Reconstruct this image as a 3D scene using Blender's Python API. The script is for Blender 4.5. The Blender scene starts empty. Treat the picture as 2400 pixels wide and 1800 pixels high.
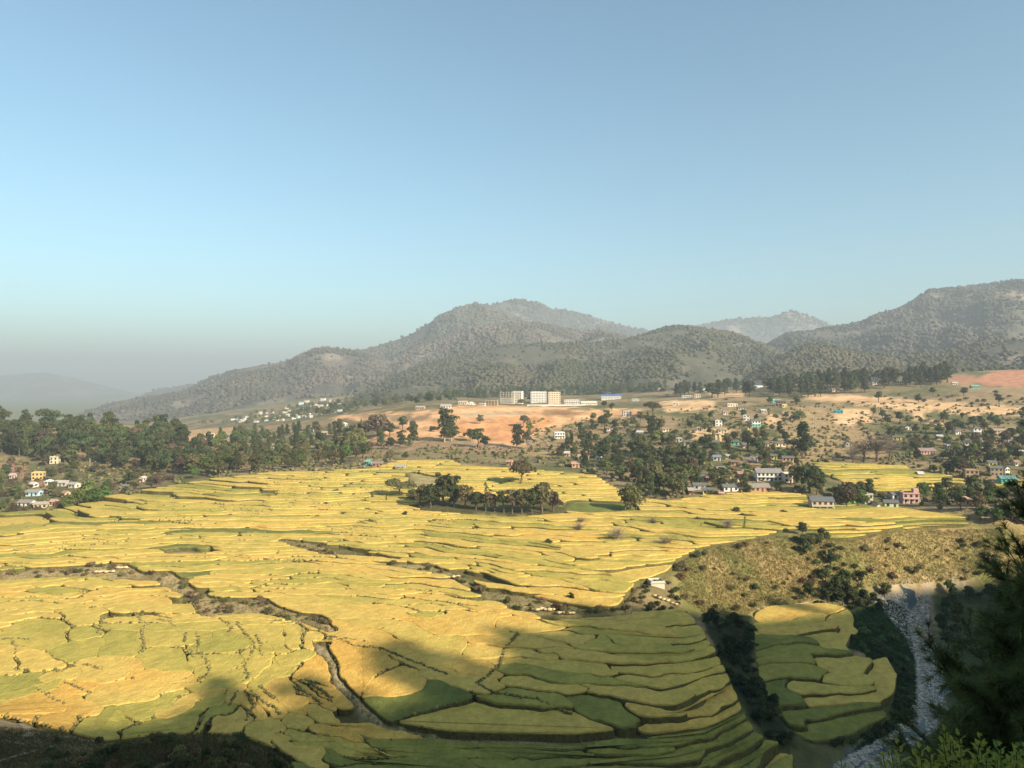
import bpy, bmesh, math, random
import numpy as np
from mathutils import Vector, Matrix, geometry

# ------------------------------------------------------------------ camera, sky, sun, exposure
S = bpy.context.scene
COL = S.collection
F = 1733.3                      # focal length in pixels of the 2400 px wide photograph (26 mm on 36 mm)
cam_d = bpy.data.cameras.new('camera'); cam = bpy.data.objects.new('camera', cam_d); COL.objects.link(cam)
cam_d.lens = 26; cam_d.sensor_width = 36; cam_d.clip_start = 0.2; cam_d.clip_end = 60000
cam.location = (0, 0, 0); cam.rotation_euler = (math.radians(90), 0, 0)
S.camera = cam

SUN_AZ, SUN_EL = 132.0, 27.0    # compass degrees clockwise from +Y, elevation
w = bpy.data.worlds.new('World'); S.world = w; w.use_nodes = True
nt = w.node_tree; bg = nt.nodes['Background']
sky = nt.nodes.new('ShaderNodeTexSky'); sky.sky_type = 'NISHITA'; sky.sun_disc = False
sky.sun_elevation = math.radians(SUN_EL); sky.sun_rotation = math.radians(SUN_AZ)
sky.altitude = 1400; sky.air_density = 1.0; sky.dust_density = 5.0; sky.ozone_density = 1.5
wb = nt.nodes.new('ShaderNodeMix'); wb.data_type = 'RGBA'; wb.blend_type = 'MULTIPLY'; wb.inputs[0].default_value = 1.0   # white balance of the picture
wb.inputs[7].default_value = (0.89, 1.07, 0.93, 1)
nt.links.new(sky.outputs[0], wb.inputs[6]); nt.links.new(wb.outputs[2], bg.inputs[0]); bg.inputs[1].default_value = 0.092
sd = bpy.data.lights.new('sun', 'SUN'); sun = bpy.data.objects.new('sun', sd); COL.objects.link(sun)
sd.energy = 4.4; sd.angle = math.radians(0.55); sd.color = (1.0, 0.88, 0.70)
ce, az = math.cos(math.radians(SUN_EL)), math.radians(SUN_AZ)
SD = Vector((ce*math.sin(az), ce*math.cos(az), math.sin(math.radians(SUN_EL))))   # towards the sun
sun.rotation_euler = SD.to_track_quat('Z', 'Y').to_euler()
S.view_settings.view_transform = 'Standard'; S.view_settings.look = 'None'
S.view_settings.exposure = 1.32; S.view_settings.gamma = 1.0; S.view_settings.use_curve_mapping = False
S.render.engine = 'CYCLES'
S.cycles.use_denoising = True
S.cycles.max_bounces = 5; S.cycles.diffuse_bounces = 3; S.cycles.transparent_max_bounces = 8; S.cycles.volume_bounces = 0

rng = np.random.default_rng(7); random.seed(7)

# ------------------------------------------------------------------ helpers
def tag(o, label=None, cat=None, group=None, kind=None):
    if label: o['label'] = label
    if cat: o['category'] = cat
    if group: o['group'] = group
    if kind: o['kind'] = kind
    return o
def link(name, data, parent=None, loc=None, rz=0.0, sc=None):
    o = bpy.data.objects.new(name, data); COL.objects.link(o)
    if parent: o.parent = parent
    if loc is not None: o.location = loc
    if rz: o.rotation_euler = (0, 0, rz)
    if sc is not None: o.scale = sc if hasattr(sc, '__len__') else (sc, sc, sc)
    return o
def fast_mesh(name, V, Fc, mats=(), midx=None, smooth=False):
    """V (n,3); Fc (m,k) array or list of index lists"""
    me = bpy.data.meshes.new(name)
    V = np.asarray(V, dtype=np.float32)
    if isinstance(Fc, np.ndarray):
        m, k = Fc.shape
        me.vertices.add(len(V)); me.vertices.foreach_set('co', V.ravel())
        me.loops.add(m*k); me.loops.foreach_set('vertex_index', Fc.astype(np.int32).ravel())
        me.polygons.add(m); me.polygons.foreach_set('loop_start', np.arange(0, m*k, k, dtype=np.int32))
        me.update(calc_edges=True)
    else:
        me.from_pydata(V.tolist(), [], [list(map(int, f)) for f in Fc])
    for mt in mats: me.materials.append(mt)
    if midx is not None: me.polygons.foreach_set('material_index', np.asarray(midx, dtype=np.int32))
    if smooth: me.polygons.foreach_set('use_smooth', np.ones(len(me.polygons), dtype=bool))
    me.update()
    return me
def vcol(me, name, C):
    a = me.color_attributes.new(name, 'FLOAT_COLOR', 'POINT')
    C = np.asarray(C, dtype=np.float32)
    if C.shape[1] == 3: C = np.concatenate([C, np.ones((len(C), 1), np.float32)], 1)
    a.data.foreach_set('color', np.ascontiguousarray(C).ravel())
_T = rng.random((256, 256))
def vnoise(x, y):
    xi = np.floor(x).astype(int); yi = np.floor(y).astype(int); fx = x-xi; fy = y-yi
    fx = fx*fx*(3-2*fx); fy = fy*fy*(3-2*fy)
    a = _T[xi & 255, yi & 255]; b = _T[(xi+1) & 255, yi & 255]; c = _T[xi & 255, (yi+1) & 255]; d = _T[(xi+1) & 255, (yi+1) & 255]
    return (a*(1-fx)+b*fx)*(1-fy)+(c*(1-fx)+d*fx)*fy
def fbm(x, y, o=4, r=0.5):
    s = 0; a = 1; n = 0
    for k in range(o):
        s = s+a*vnoise(x*2**k+17.3*k, y*2**k+5.1*k); n += a; a *= r
    return s/n*2-1
def inpoly(P, x, y):
    P = np.asarray(P, float); r = np.zeros(np.shape(x), bool); j = len(P)-1
    for i in range(len(P)):
        xi, yi = P[i]; xj, yj = P[j]
        if yi != yj: r ^= ((yi > y) != (yj > y)) & (x < (xj-xi)*(y-yi)/(yj-yi)+xi)
        j = i
    return r

# ------------------------------------------------------------------ materials
def mat(name, col, rough=0.85, noise=0.0, nscale=1.0, attr=None, bump=0.0, bscale=4.0, trans=0.0, spec=0.2, ramp=None, detail=5, objvar=0.0, coords='Object', metal=0.0):
    m = bpy.data.materials.new(name); m.use_nodes = True; t = m.node_tree; N = t.nodes; L = t.links
    b = N['Principled BSDF']; b.inputs['Roughness'].default_value = rough; b.inputs['Specular IOR Level'].default_value = spec
    b.inputs['Metallic'].default_value = metal
    if attr:
        a = N.new('ShaderNodeAttribute'); a.attribute_name = attr; src = a.outputs['Color']
        if ramp:
            r = N.new('ShaderNodeValToRGB'); e = r.color_ramp.elements
            while len(e) > 1: e.remove(e[-1])
            e[0].position, e[0].color = ramp[0][0], (*ramp[0][1], 1)
            for p, c in ramp[1:]:
                q = e.new(p); q.color = (*c, 1)
            nn = N.new('ShaderNodeTexNoise'); nn.inputs['Scale'].default_value = 0.045; nn.inputs['Detail'].default_value = 6; nn.inputs['Roughness'].default_value = 0.6
            gm = N.new('ShaderNodeNewGeometry'); L.new(gm.outputs['Position'], nn.inputs['Vector'])
            mm = N.new('ShaderNodeMath'); mm.operation = 'MULTIPLY_ADD'; mm.inputs[1].default_value = 0.8; L.new(nn.outputs['Fac'], mm.inputs[0])
            sb = N.new('ShaderNodeMath'); sb.operation = 'SUBTRACT'; sb.inputs[1].default_value = 0.4; L.new(a.outputs['Fac'], sb.inputs[0]); L.new(sb.outputs[0], mm.inputs[2])
            L.new(mm.outputs[0], r.inputs['Fac']); src = r.outputs['Color']
    else:
        rgb = N.new('ShaderNodeRGB'); rgb.outputs[0].default_value = (*col, 1); src = rgb.outputs[0]
    tc = N.new('ShaderNodeTexCoord')
    if noise > 0:
        n = N.new('ShaderNodeTexNoise'); n.inputs['Scale'].default_value = nscale; n.inputs['Detail'].default_value = detail; n.inputs['Roughness'].default_value = 0.65
        L.new(tc.outputs[coords], n.inputs['Vector'])
        mr = N.new('ShaderNodeMapRange'); mr.inputs['From Min'].default_value = 0.25; mr.inputs['From Max'].default_value = 0.75
        mr.inputs['To Min'].default_value = 1-noise; mr.inputs['To Max'].default_value = 1+noise
        L.new(n.outputs['Fac'], mr.inputs['Value'])
        v = N.new('ShaderNodeVectorMath'); v.operation = 'SCALE'; L.new(src, v.inputs[0]); L.new(mr.outputs[0], v.inputs['Scale']); src = v.outputs[0]
    if objvar > 0:
        oi = N.new('ShaderNodeObjectInfo'); mr = N.new('ShaderNodeMapRange'); mr.inputs['To Min'].default_value = 1-objvar; mr.inputs['To Max'].default_value = 1+objvar
        L.new(oi.outputs['Random'], mr.inputs['Value'])
        v = N.new('ShaderNodeVectorMath'); v.operation = 'SCALE'; L.new(src, v.inputs[0]); L.new(mr.outputs[0], v.inputs['Scale']); src = v.outputs[0]
        hs = N.new('ShaderNodeHueSaturation'); ml = N.new('ShaderNodeMath'); ml.operation = 'MULTIPLY'; ml.inputs[1].default_value = 7.31
        fr = N.new('ShaderNodeMath'); fr.operation = 'FRACT'; L.new(oi.outputs['Random'], ml.inputs[0]); L.new(ml.outputs[0], fr.inputs[0])
        mh = N.new('ShaderNodeMapRange'); mh.inputs['To Min'].default_value = 0.5-objvar*0.12; mh.inputs['To Max'].default_value = 0.5+objvar*0.08
        L.new(fr.outputs[0], mh.inputs['Value']); L.new(mh.outputs[0], hs.inputs['Hue']); L.new(src, hs.inputs['Color']); src = hs.outputs['Color']
    L.new(src, b.inputs['Base Color'])
    if bump > 0:
        n = N.new('ShaderNodeTexNoise'); n.inputs['Scale'].default_value = bscale; n.inputs['Detail'].default_value = 4
        L.new(tc.outputs[coords], n.inputs['Vector'])
        bp = N.new('ShaderNodeBump'); bp.inputs['Strength'].default_value = 1.0; bp.inputs['Distance'].default_value = bump
        L.new(n.outputs['Fac'], bp.inputs['Height']); L.new(bp.outputs[0], b.inputs['Normal'])
    if trans > 0:
        tr = N.new('ShaderNodeBsdfTranslucent'); mx = N.new('ShaderNodeMixShader'); mx.inputs[0].default_value = trans
        L.new(src, tr.inputs['Color']); L.new(b.outputs[0], mx.inputs[1]); L.new(tr.outputs[0], mx.inputs[2])
        L.new(mx.outputs[0], N['Material Output'].inputs['Surface'])
    return m

M_GROUND = mat('ground_soil', (0, 0, 0), 0.95, 0.42, 0.12, attr='soil', bump=0.5, bscale=0.6, spec=0.05, detail=9)
M_RISER = mat('terrace_riser_grass', (0.125, 0.11, 0.04), 0.95, 0.5, 0.9, bump=0.25, bscale=3, spec=0.05)
M_CROP = mat('rice_crop', (0, 0, 0), 0.95, 0.30, 0.5, attr='tint', bump=0.3, bscale=1.5, spec=0.03, detail=10,
             ramp=[(0.0, (0.14, 0.15, 0.042)), (0.2, (0.235, 0.22, 0.055)), (0.42, (0.36, 0.30, 0.072)), (0.62, (0.49, 0.36, 0.09)), (0.8, (0.55, 0.375, 0.10)), (1.0, (0.58, 0.34, 0.08))])

# ------------------------------------------------------------------ the lie of the land
# knots (photo column, depth in m, height in m relative to the eye); image rows are turned into heights
K = []
def kz(px, y, z): K.append((px, y, z))
def kp(px, *rows):
    for y, py in rows: K.append((px, y, (900-py)*y/F))
for px in (-2200, -1200, -400, 0, 400, 800, 1200, 1600, 2000, 2400, 2800, 3600, 4600):
    kz(px, 20, -17)
    if px > 700 or px < -500:
        kz(px, 45, -36); kz(px, 75, -57)
for px in (900, 1200, 1500, 1800): kz(px, 105, -70); kz(px, 130, -76)
for px in (-200, 0, 200): kz(px, 45, -33); kz(px, 75, -48)
kp(0, (120, 1800), (140, 1700), (152, 1672)); kp(-300, (120, 1790), (140, 1700)); kp(200, (95, 1830), (118, 1775), (140, 1735))
kp(450, (45, 2150), (70, 1870), (85, 1780), (98, 1730)); kz(450, 120, -66)
kp(620, (90, 1810), (100, 1765)); kz(620, 120, -70); kp(320, (90, 1810), (108, 1735)); kz(320, 128, -66)
FT = [(150, 1800), (156, 1740), (161, 1700), (168, 1650), (178, 1600), (205, 1500), (243, 1400), (294, 1300), (328, 1250), (370, 1200), (423, 1150), (462, 1120), (510, 1090)]
def field(px, lo, hi): kp(px, *[(y, p) for y, p in FT if lo <= p <= hi])
field(-400, 1290, 1660); field(0, 1230, 1650); field(300, 1180, 1690); field(600, 1120, 1700)
field(900, 1090, 1800); field(1200, 1090, 1800); field(1450, 1150, 1800); field(1640, 1480, 1760)
kp(1560, (294, 1300), (330, 1250), (370, 1200), (405, 1165))
for px, a in ((-800, 340), (-400, 345), (0, 357)):
    kz(px, a+45, -75); kp(px, (470, 1172), (560, 1112), (620, 1062), (700, 1015), (790, 985)); kz(px, 1000, -80); kz(px, 1500, -125)
kz(300, 440, -68); kp(300, (520, 1122), (600, 1075), (680, 1025), (780, 992)); kz(300, 1000, -80); kz(300, 1500, -125)
kp(470, (480, 1125), (520, 1105), (640, 1058), (800, 1025), (1100, 1005), (1600, 996), (2400, 985))
kp(700, (490, 1105), (560, 1085), (700, 1042), (850, 1010), (1100, 988), (1500, 972), (1800, 950), (2100, 935))
kp(870, (515, 1085), (600, 1060), (680, 1035), (760, 1000), (850, 972), (900, 966), (1150, 958), (1500, 945), (1900, 925))
kp(1050, (600, 1055), (660, 1030), (740, 990), (820, 960), (880, 951), (1000, 945), (1300, 935), (1700, 920))
kp(1200, (590, 1060), (660, 1030), (740, 985), (830, 955), (950, 948), (1100, 945), (1500, 930))
kp(1400, (448, 1130), (520, 1085), (600, 1045), (700, 1000), (800, 965), (900, 952), (1100, 941), (1500, 925))
kp(1600, (450, 1130), (520, 1075), (600, 1030), (700, 985), (800, 957), (900, 942), (1100, 931), (1400, 915))
kp(1850, (325, 1250), (365, 1200), (415, 1150), (450, 1120), (500, 1090), (600, 1030), (700, 985), (780, 952), (880, 937), (1000, 917), (1300, 900))
kp(2100, (335, 1240), (372, 1200), (410, 1165), (445, 1130), (510, 1085), (600, 1035), (700, 990), (800, 942), (880, 927), (950, 907), (1200, 885))
for px in (2350, 2750, 3400):
    kp(px, (340, 1230), (420, 1150), (520, 1080), (620, 1020), (720, 970), (820, 932), (900, 915), (1000, 890), (1150, 868))
# river gorge, gully and the lower tongue of terraces
for px, y in ((2290, 318), (2120, 312), (2150, 269), (2190, 236), (2185, 211), (2160, 195), (2060, 183), (1990, 173), (1930, 160)): kz(px, y, -90)
kp(2340, (300, 1420), (205, 1620), (150, 1830)); kp(2700, (300, 1390), (205, 1560), (150, 1700)); kz(2350, 328, -80); kz(2700, 328, -78); kz(2100, 100, -68); kz(2400, 100, -64)
kz(2100, 322, -72); kz(2100, 304, -88); kz(1900, 317, -68); kz(1900, 288, -86); kz(1760, 312, -67); kz(1740, 278, -85); kz(1620, 296, -69.5); kz(1620, 252, -78); kz(1500, 300, -68.5); kz(1560, 255, -73)
for px, y, z in ((1720, 232, -79), (1735, 215, -80), (1770, 202, -82), (1810, 188, -84), (1860, 172, -87)): kz(px, y, z)
for px, py, y in ((1850, 1470, 253), (1800, 1440, 262), (1950, 1450, 262), (1850, 1560, 218), (2000, 1560, 220), (2060, 1600, 208), (1900, 1650, 193), (1870, 1700, 181), (1960, 1740, 178)): kp(px, (y, py))
for px in (-2000, -600, 400, 1000, 1600, 2200, 2800, 4400):
    kz(px, 2700, -112); kz(px, 4500, -135); kz(px, 14000, -150)
for px in (-2200, 4600): kz(px, 150, -60); kz(px, 400, -50); kz(px, 1000, -30)
K = np.array(K)
def AB(px, y): return (px-1200)/F*3.0, np.log(y)*3.0
ka, kb = AB(K[:, 0], K[:, 1])
def kern(a, b): return np.sqrt((a[:, None]-ka[None])**2+(b[:, None]-kb[None])**2+0.03)
Km = kern(ka, kb)+np.eye(len(K))*(-0.012)
wgt = np.linalg.solve(np.block([[Km, np.ones((len(K), 1))], [np.ones((1, len(K))), np.zeros((1, 1))]]), np.append(K[:, 2], 0))
def base_h(px, y):
    sh = px.shape; a, b = AB(px.ravel(), y.ravel()); out = np.empty(a.size)
    for i in range(0, a.size, 40000): out[i:i+40000] = kern(a[i:i+40000], b[i:i+40000]) @ wgt[:-1]+wgt[-1]
    return out.reshape(sh)

PX = np.concatenate([np.arange(-2200, -300, 60), np.arange(-300, 2700, 6), np.arange(2700, 4601, 60)]).astype(float)
LY = np.linspace(math.log(20), math.log(13500), 560); YY = np.exp(LY)
GP, GY = np.meshgrid(PX, YY)
GX = (GP-1200)/F*GY
H0 = base_h(GP, GY)
# mountains: silhouette (photo column,row), crest depth, foot depth
RIDGES = {
 'left_range':  ([(120, 1010), (199, 965), (307, 936), (434, 915), (485, 889), (553, 864), (669, 846), (705, 828), (738, 817), (800, 820), (836, 826), (930, 850), (1050, 890), (1150, 960)], 2900, 1850),
 'high_ridge':  ([(640, 900), (836, 822), (890, 810), (955, 788), (1002, 759), (1035, 741), (1068, 725), (1115, 712), (1143, 716), (1162, 725), (1198, 741), (1234, 755), (1330, 800), (1450, 880)], 3700, 2500),
 'far_peak':    ([(900, 830), (1060, 745), (1151, 716), (1183, 707), (1212, 702), (1263, 707), (1299, 725), (1321, 723), (1371, 736), (1415, 748), (1451, 759), (1520, 777), (1640, 810), (1760, 860)], 5600, 4000),
 'mid_ridge':   ([(780, 910), (870, 860), (952, 824), (1017, 795), (1075, 777), (1143, 763), (1252, 755), (1306, 768), (1360, 777), (1415, 774), (1469, 792), (1560, 830), (1650, 900)], 3000, 1900),
 'green_ridge': ([(760, 940), (872, 900), (981, 860), (1053, 839), (1162, 813), (1270, 802), (1379, 806), (1469, 795), (1523, 777), (1570, 765), (1600, 763), (1672, 772), (1719, 781), (1763, 799), (1788, 808), (1830, 823), (1900, 860), (1980, 910)], 2300, 1330),
 'far_hill':    ([(1500, 800), (1640, 763), (1727, 748), (1802, 741), (1831, 732), (1853, 729), (1889, 737), (1925, 754), (1954, 765), (2010, 770), (2120, 800), (2250, 860)], 6800, 5000),
 'right_range': ([(1740, 850), (1802, 805), (1853, 780), (1962, 766), (2016, 757), (2052, 739), (2099, 723), (2142, 701), (2179, 681), (2251, 672), (2305, 669), (2352, 660), (2400, 654), (2520, 640), (2700, 660), (3000, 720), (3600, 830)], 3000, 1500),
 'right_knoll': ([(1660, 930), (1745, 885), (1831, 835), (1882, 811), (1918, 806), (1962, 815), (2016, 826), (2070, 834), (2124, 840), (2215, 822), (2287, 808), (2400, 795), (2600, 780), (2900, 810), (3400, 860)], 1750, 1120),
 'haze_hill':   ([(200, 990), (343, 921), (380, 911), (434, 902), (480, 905), (600, 930), (700, 970)], 5400, 4300),
 'haze_range':  ([(-900, 900), (-300, 900), (0, 880), (100, 872), (150, 880), (250, 905), (350, 930), (480, 960)], 9500, 7600),
}
RIDX = {}
H = H0.copy(); RID = np.zeros(H.shape, int)-1; RT = np.zeros(H.shape)
for r, (name, (sil, Yc, Yb)) in enumerate(RIDGES.items()):
    sil = np.array(sil, float); RIDX[name] = r
    py = np.interp(PX, sil[:, 0], sil[:, 1])
    wob = fbm(PX/170+r*9.1, PX*0+r*3.7, 3)
    Ycr = Yc*(1+0.05*wob); Ybb = Yb*(1+0.10*fbm(PX/110+r*5.3, PX*0+r*1.7, 3))
    zs = (900-py)*Ycr/F
    zb = np.array([np.interp(math.log(v), LY, H0[:, i]) for i, v in enumerate(Ybb)])-4
    t = (GY-Ybb[None])/(Ycr-Ybb)[None]
    tc = np.clip(t, 0, 1)
    sp = 0.55*tc+0.45*tc*tc*(3-2*tc)
    gul = fbm(GX/260+r*3.1, GY/420+r, 4)*0.9-np.abs(fbm(GX/150+r*7, GY/500, 3))*0.9
    z = zb[None]+(zs-zb)[None]*sp+gul*np.clip((zs-zb)[None], 0, 400)*0.30*np.sin(np.pi*tc)**1.0*(1-tc*0.35)
    z = np.where(t > 1, zs[None]-(GY-Ycr[None])*0.35, z)
    off = (PX < sil[0, 0]) | (PX > sil[-1, 0])
    z[:, off] = -1e4; z[t < 0] = -1e4
    up = z > H
    H[up] = z[up]; RID[up] = r; RT[up] = np.clip(t, 0, 1.3)[up]
# fine relief, growing with distance
rough = np.clip((GY-330)/400, 0.0, 1)
H = H+rough*(fbm(GX/60, GY/60, 4)*1.8+fbm(GX/12, GY/12, 3)*0.5)*np.clip(GY/700, .5, 4)*np.where((GY < 560) & (RID < 0), .35, .8)

# benches and strata of the earth cuttings
OCHP = [[(775, 985), (800, 972), (1000, 965), (1090, 950), (1300, 953), (1500, 958), (1500, 978), (1290, 1000), (1215, 1045), (1060, 1032), (850, 1032), (900, 1010)], [(1885, 925), (2000, 926), (2150, 938), (2400, 958), (2400, 974), (2100, 962), (1885, 938)], [(1545, 940), (1670, 938), (1670, 962), (1560, 968)]]
g0 = 900-H*F/GY; om = np.zeros(H.shape, bool)
for p_ in OCHP: om |= inpoly(p_, GP, g0) & (GY > 500) & (GY < 1200)
ob = om.astype(float)
for _ in range(2): ob = (ob+np.roll(ob, 1, 0)+np.roll(ob, -1, 0)+np.roll(ob, 1, 1)+np.roll(ob, -1, 1))/5
STR = np.sin(H*1.05+2.5*fbm(GX/70, GY/70, 3))
H = H+ob*(0.75*np.sin(H*1.05+2.5*fbm(GX/70, GY/70, 3))+0.7*fbm(GX/9, GY/22, 3))
# ---- fields: which part of the land is terraced (outlines in photo columns/rows, projected onto the land)
GPY = 900-H*F/GY
POLY_MAIN = [(-400, 1285), (0, 1218), (130, 1200), (420, 1142), (500, 1127), (640, 1108), (860, 1100), (930, 1080), (1060, 1078), (1090, 1092), (1200, 1097), (1400, 1114), (1432, 1138), (1500, 1162), (1560, 1177), (1650, 1162), (1800, 1152), (1890, 1160), (1900, 1176), (2080, 1192), (2270, 1205), (2275, 1232), (2100, 1242), (2040, 1252), (1990, 1266), (1940, 1262), (1925, 1243), (1850, 1240), (1780, 1257), (1640, 1287), (1585, 1320), (1565, 1350), (1490, 1372), (1450, 1425), (1600, 1447), (1650, 1495), (1690, 1570), (1715, 1620), (1745, 1690), (1775, 1745), (1860, 1790), (1860, 1990), (700, 1990), (690, 1800), (660, 1765), (560, 1725), (400, 1722), (250, 1735), (140, 1712), (60, 1692), (0, 1680), (-400, 1690)]
HOLES = [[(0, 1338), (60, 1333), (150, 1328), (290, 1318), (335, 1342), (400, 1338), (475, 1392), (520, 1404), (620, 1400), (655, 1422), (765, 1452), (794, 1480), (775, 1486), (700, 1458), (600, 1440), (470, 1448), (446, 1404), (350, 1354), (200, 1352), (0, 1360)],
         [(870, 1317), (1000, 1321), (1080, 1345), (1102, 1378), (1220, 1393), (1400, 1428), (1480, 1420), (1480, 1436), (1320, 1442), (1200, 1432), (1160, 1404), (1080, 1372), (1055, 1352), (960, 1336)],
         [(735, 1503), (765, 1508), (792, 1560), (798, 1590), (870, 1660), (905, 1690), (1050, 1722), (1345, 1733), (1500, 1712), (1505, 1722), (1350, 1748), (1050, 1740), (880, 1704), (835, 1665), (776, 1600), (772, 1555), (738, 1530)],
         [(955, 1187), (1040, 1168), (1310, 1172), (1325, 1202), (1200, 1214), (1000, 1198)],
         [(1330, 1172), (1480, 1178), (1500, 1196), (1380, 1204), (1320, 1196)],
         [(655, 1262), (740, 1272), (800, 1297), (770, 1303), (700, 1285), (650, 1268)], [(380, 1290), (480, 1288), (500, 1296), (400, 1300)],
         [(960, 1105), (1040, 1120), (1030, 1150), (960, 1140)]]
POLY_UP = [(1900, 1083), (2010, 1086), (2120, 1091), (2150, 1106), (2240, 1117), (2270, 1130), (2230, 1150), (2050, 1152), (1980, 1130), (1930, 1112)]
POLY_FAR = [(2310, 1130), (2420, 1121), (2420, 1150), (2320, 1146)]
POLY_TONGUE = [(1765, 1440), (1800, 1426), (1930, 1424), (1985, 1440), (2002, 1452), (2016, 1482), (1998, 1492), (1984, 1520), (2010, 1547), (2080, 1550), (2102, 1590), (2096, 1640), (2060, 1657), (2080, 1690), (2000, 1730), (1905, 1740), (1845, 1700), (1805, 1650), (1775, 1580), (1765, 1500)]
def in_fields(px, py):
    m = inpoly(POLY_MAIN, px, py) | inpoly(POLY_UP, px, py) | inpoly(POLY_FAR, px, py) | inpoly(POLY_TONGUE, px, py)
    for h in HOLES: m &= ~inpoly(h, px, py)
    return m
FM = in_fields(GP, GPY) & (GY > 125) & (GY < 620)
fm = FM.astype(float)
for _ in range(2): fm = (fm+np.roll(fm, 1, 0)+np.roll(fm, -1, 0)+np.roll(fm, 1, 1)+np.roll(fm, -1, 1))/5
HG = H-1.5*fm                                     # ground under the plots lies a little lower
def Hq(px, y, A=None):
    A = H if A is None else A
    px = np.asarray(px, float); l = np.log(np.asarray(y, float))
    i = np.clip(np.searchsorted(PX, px)-1, 0, len(PX)-2); j = np.clip(((l-LY[0])/(LY[1]-LY[0])).astype(int), 0, len(LY)-2)
    fx = (px-PX[i])/(PX[i+1]-PX[i]); fy = (l-LY[j])/(LY[1]-LY[0])
    return (A[j, i]*(1-fx)+A[j, i+1]*fx)*(1-fy)+(A[j+1, i]*(1-fx)+A[j+1, i+1]*fx)*fy
def hit(px, py, y0=60.0, y1=13000.0, n=620):
    """first point of the land along the line of sight through a photo pixel -> (x,y,z) or None"""
    ys = np.exp(np.linspace(math.log(y0), math.log(y1), n))
    d = Hq(np.full(n, px), ys, HG)-(900-py)*ys/F
    k = np.nonzero((d[1:] >= 0) & (d[:-1] < 0))[0]
    if len(k) == 0: return None
    k = k[0]; t = -d[k]/(d[k+1]-d[k]); y = ys[k]*(1-t)+ys[k+1]*t
    return ((px-1200)/F*y, y, (900-py)*y/F)
def gz(x, y):
    return float(Hq(1200+x/y*F, y, HG))

# ---- soil colours of the land (its own colours, by place)
C = np.zeros(H.shape+(3,))
def C_(m, c): C[m] = c
C[:] = (0.13, 0.10, 0.055)
jx = GP+fbm(GX/14, GY/14, 3)*16; jy = GPY+fbm(GX/14+50, GY/14, 3)*9
n1 = fbm(GX/45, GY/45, 4); n2 = fbm(GX/160+9, GY/160, 4)
near = GY < 130
C_(near, (0.13, 0.115, 0.055))
C[near & (n1 > 0.1)] = (0.15, 0.115, 0.055)
dl = near & (GP < 160) & (GY > 100); C[dl] = (0.20, 0.145, 0.07)
mid = (GY >= 130) & (RID < 0)
C[mid] = (0.19, 0.15, 0.075)
C[mid & (n1 > 0.12)] = (0.28, 0.20, 0.11)
C[mid & (n1 < -0.2)] = (0.12, 0.115, 0.05)
mt = RID >= 0
C[mt] = (0.11, 0.095, 0.075)
C[mt & (n2 > 0.12)] = (0.145, 0.12, 0.095)
C[mt & (n2+0.5*n1 > 0.38)] = (0.24, 0.19, 0.145)
C[mt & (n2 < -0.1)] = (0.10, 0.095, 0.07)
gr = RID == RIDX['green_ridge']; C[gr] = (0.095, 0.09, 0.06); C[gr & (n1 > 0.2)] = (0.13, 0.112, 0.08)
fl = (GY > 1900) & (RID < 0); C[fl] = (0.15, 0.16, 0.07)
def paint(poly, c, jit=True, lo=130, hi=1400):
    m = inpoly(poly, jx if jit else GP, jy if jit else GPY) & (GY > lo) & (GY < hi)
    C[m] = c
OCH = (0.60, 0.34, 0.17); OCH2 = (0.56, 0.27, 0.12)
paint([(1560, 1275), (1640, 1288), (1780, 1257), (1930, 1240), (2100, 1240), (2400, 1230), (2400, 1330), (2300, 1372), (2060, 1376), (1860, 1424), (1750, 1446), (1650, 1446), (1580, 1400)], (0.25, 0.19, 0.075))
bm_ = inpoly([(1560, 1275), (1640, 1288), (1780, 1257), (1930, 1240), (2100, 1240), (2400, 1230), (2400, 1330), (2300, 1372), (2060, 1376), (1860, 1424), (1750, 1446), (1650, 1446), (1580, 1400)], jx, jy) & (GY > 130) & (GY < 420)
nb = fbm(GX/13, GY/13, 4)
C[bm_ & (nb > 0.05)] = (0.22, 0.19, 0.07); C[bm_ & (nb > 0.28)] = (0.16, 0.155, 0.05); C[bm_ & (nb < -0.3)] = (0.29, 0.205, 0.088)
paint([(1580, 1300), (1640, 1290), (1660, 1440), (1600, 1440)], (0.16, 0.15, 0.05))
paint([(1480, 1370), (1570, 1350), (1600, 1450), (1440, 1430)], (0.20, 0.15, 0.07))
paint([(855, 1035), (1220, 1048), (1210, 1085), (900, 1072)], (0.30, 0.19, 0.115))
paint([(900, 1052), (1220, 1060), (1210, 1085), (900, 1076)], (0.22, 0.17, 0.085))
paint([(1220, 1000), (1420, 1000), (1420, 1060), (1220, 1070)], (0.32, 0.22, 0.11))
paint([(775, 985), (800, 972), (1000, 965), (1090, 950), (1300, 953), (1420, 962), (1500, 960), (1500, 975), (1400, 985), (1290, 1000), (1215, 1045), (1060, 1032), (960, 1036), (850, 1032), (900, 1010), (860, 985)], OCH)
paint([(1000, 990), (1280, 975), (1290, 990), (1210, 1040), (1080, 1030)], OCH2)
paint([(880, 975), (1000, 972), (1040, 985), (920, 990)], (0.27, 0.18, 0.10)); paint([(1270, 962), (1360, 965), (1360, 978), (1270, 978)], (0.33, 0.19, 0.09))
paint([(1090, 962), (1150, 966), (1250, 958), (1220, 975), (1090, 980)], (0.52, 0.34, 0.19))
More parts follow.
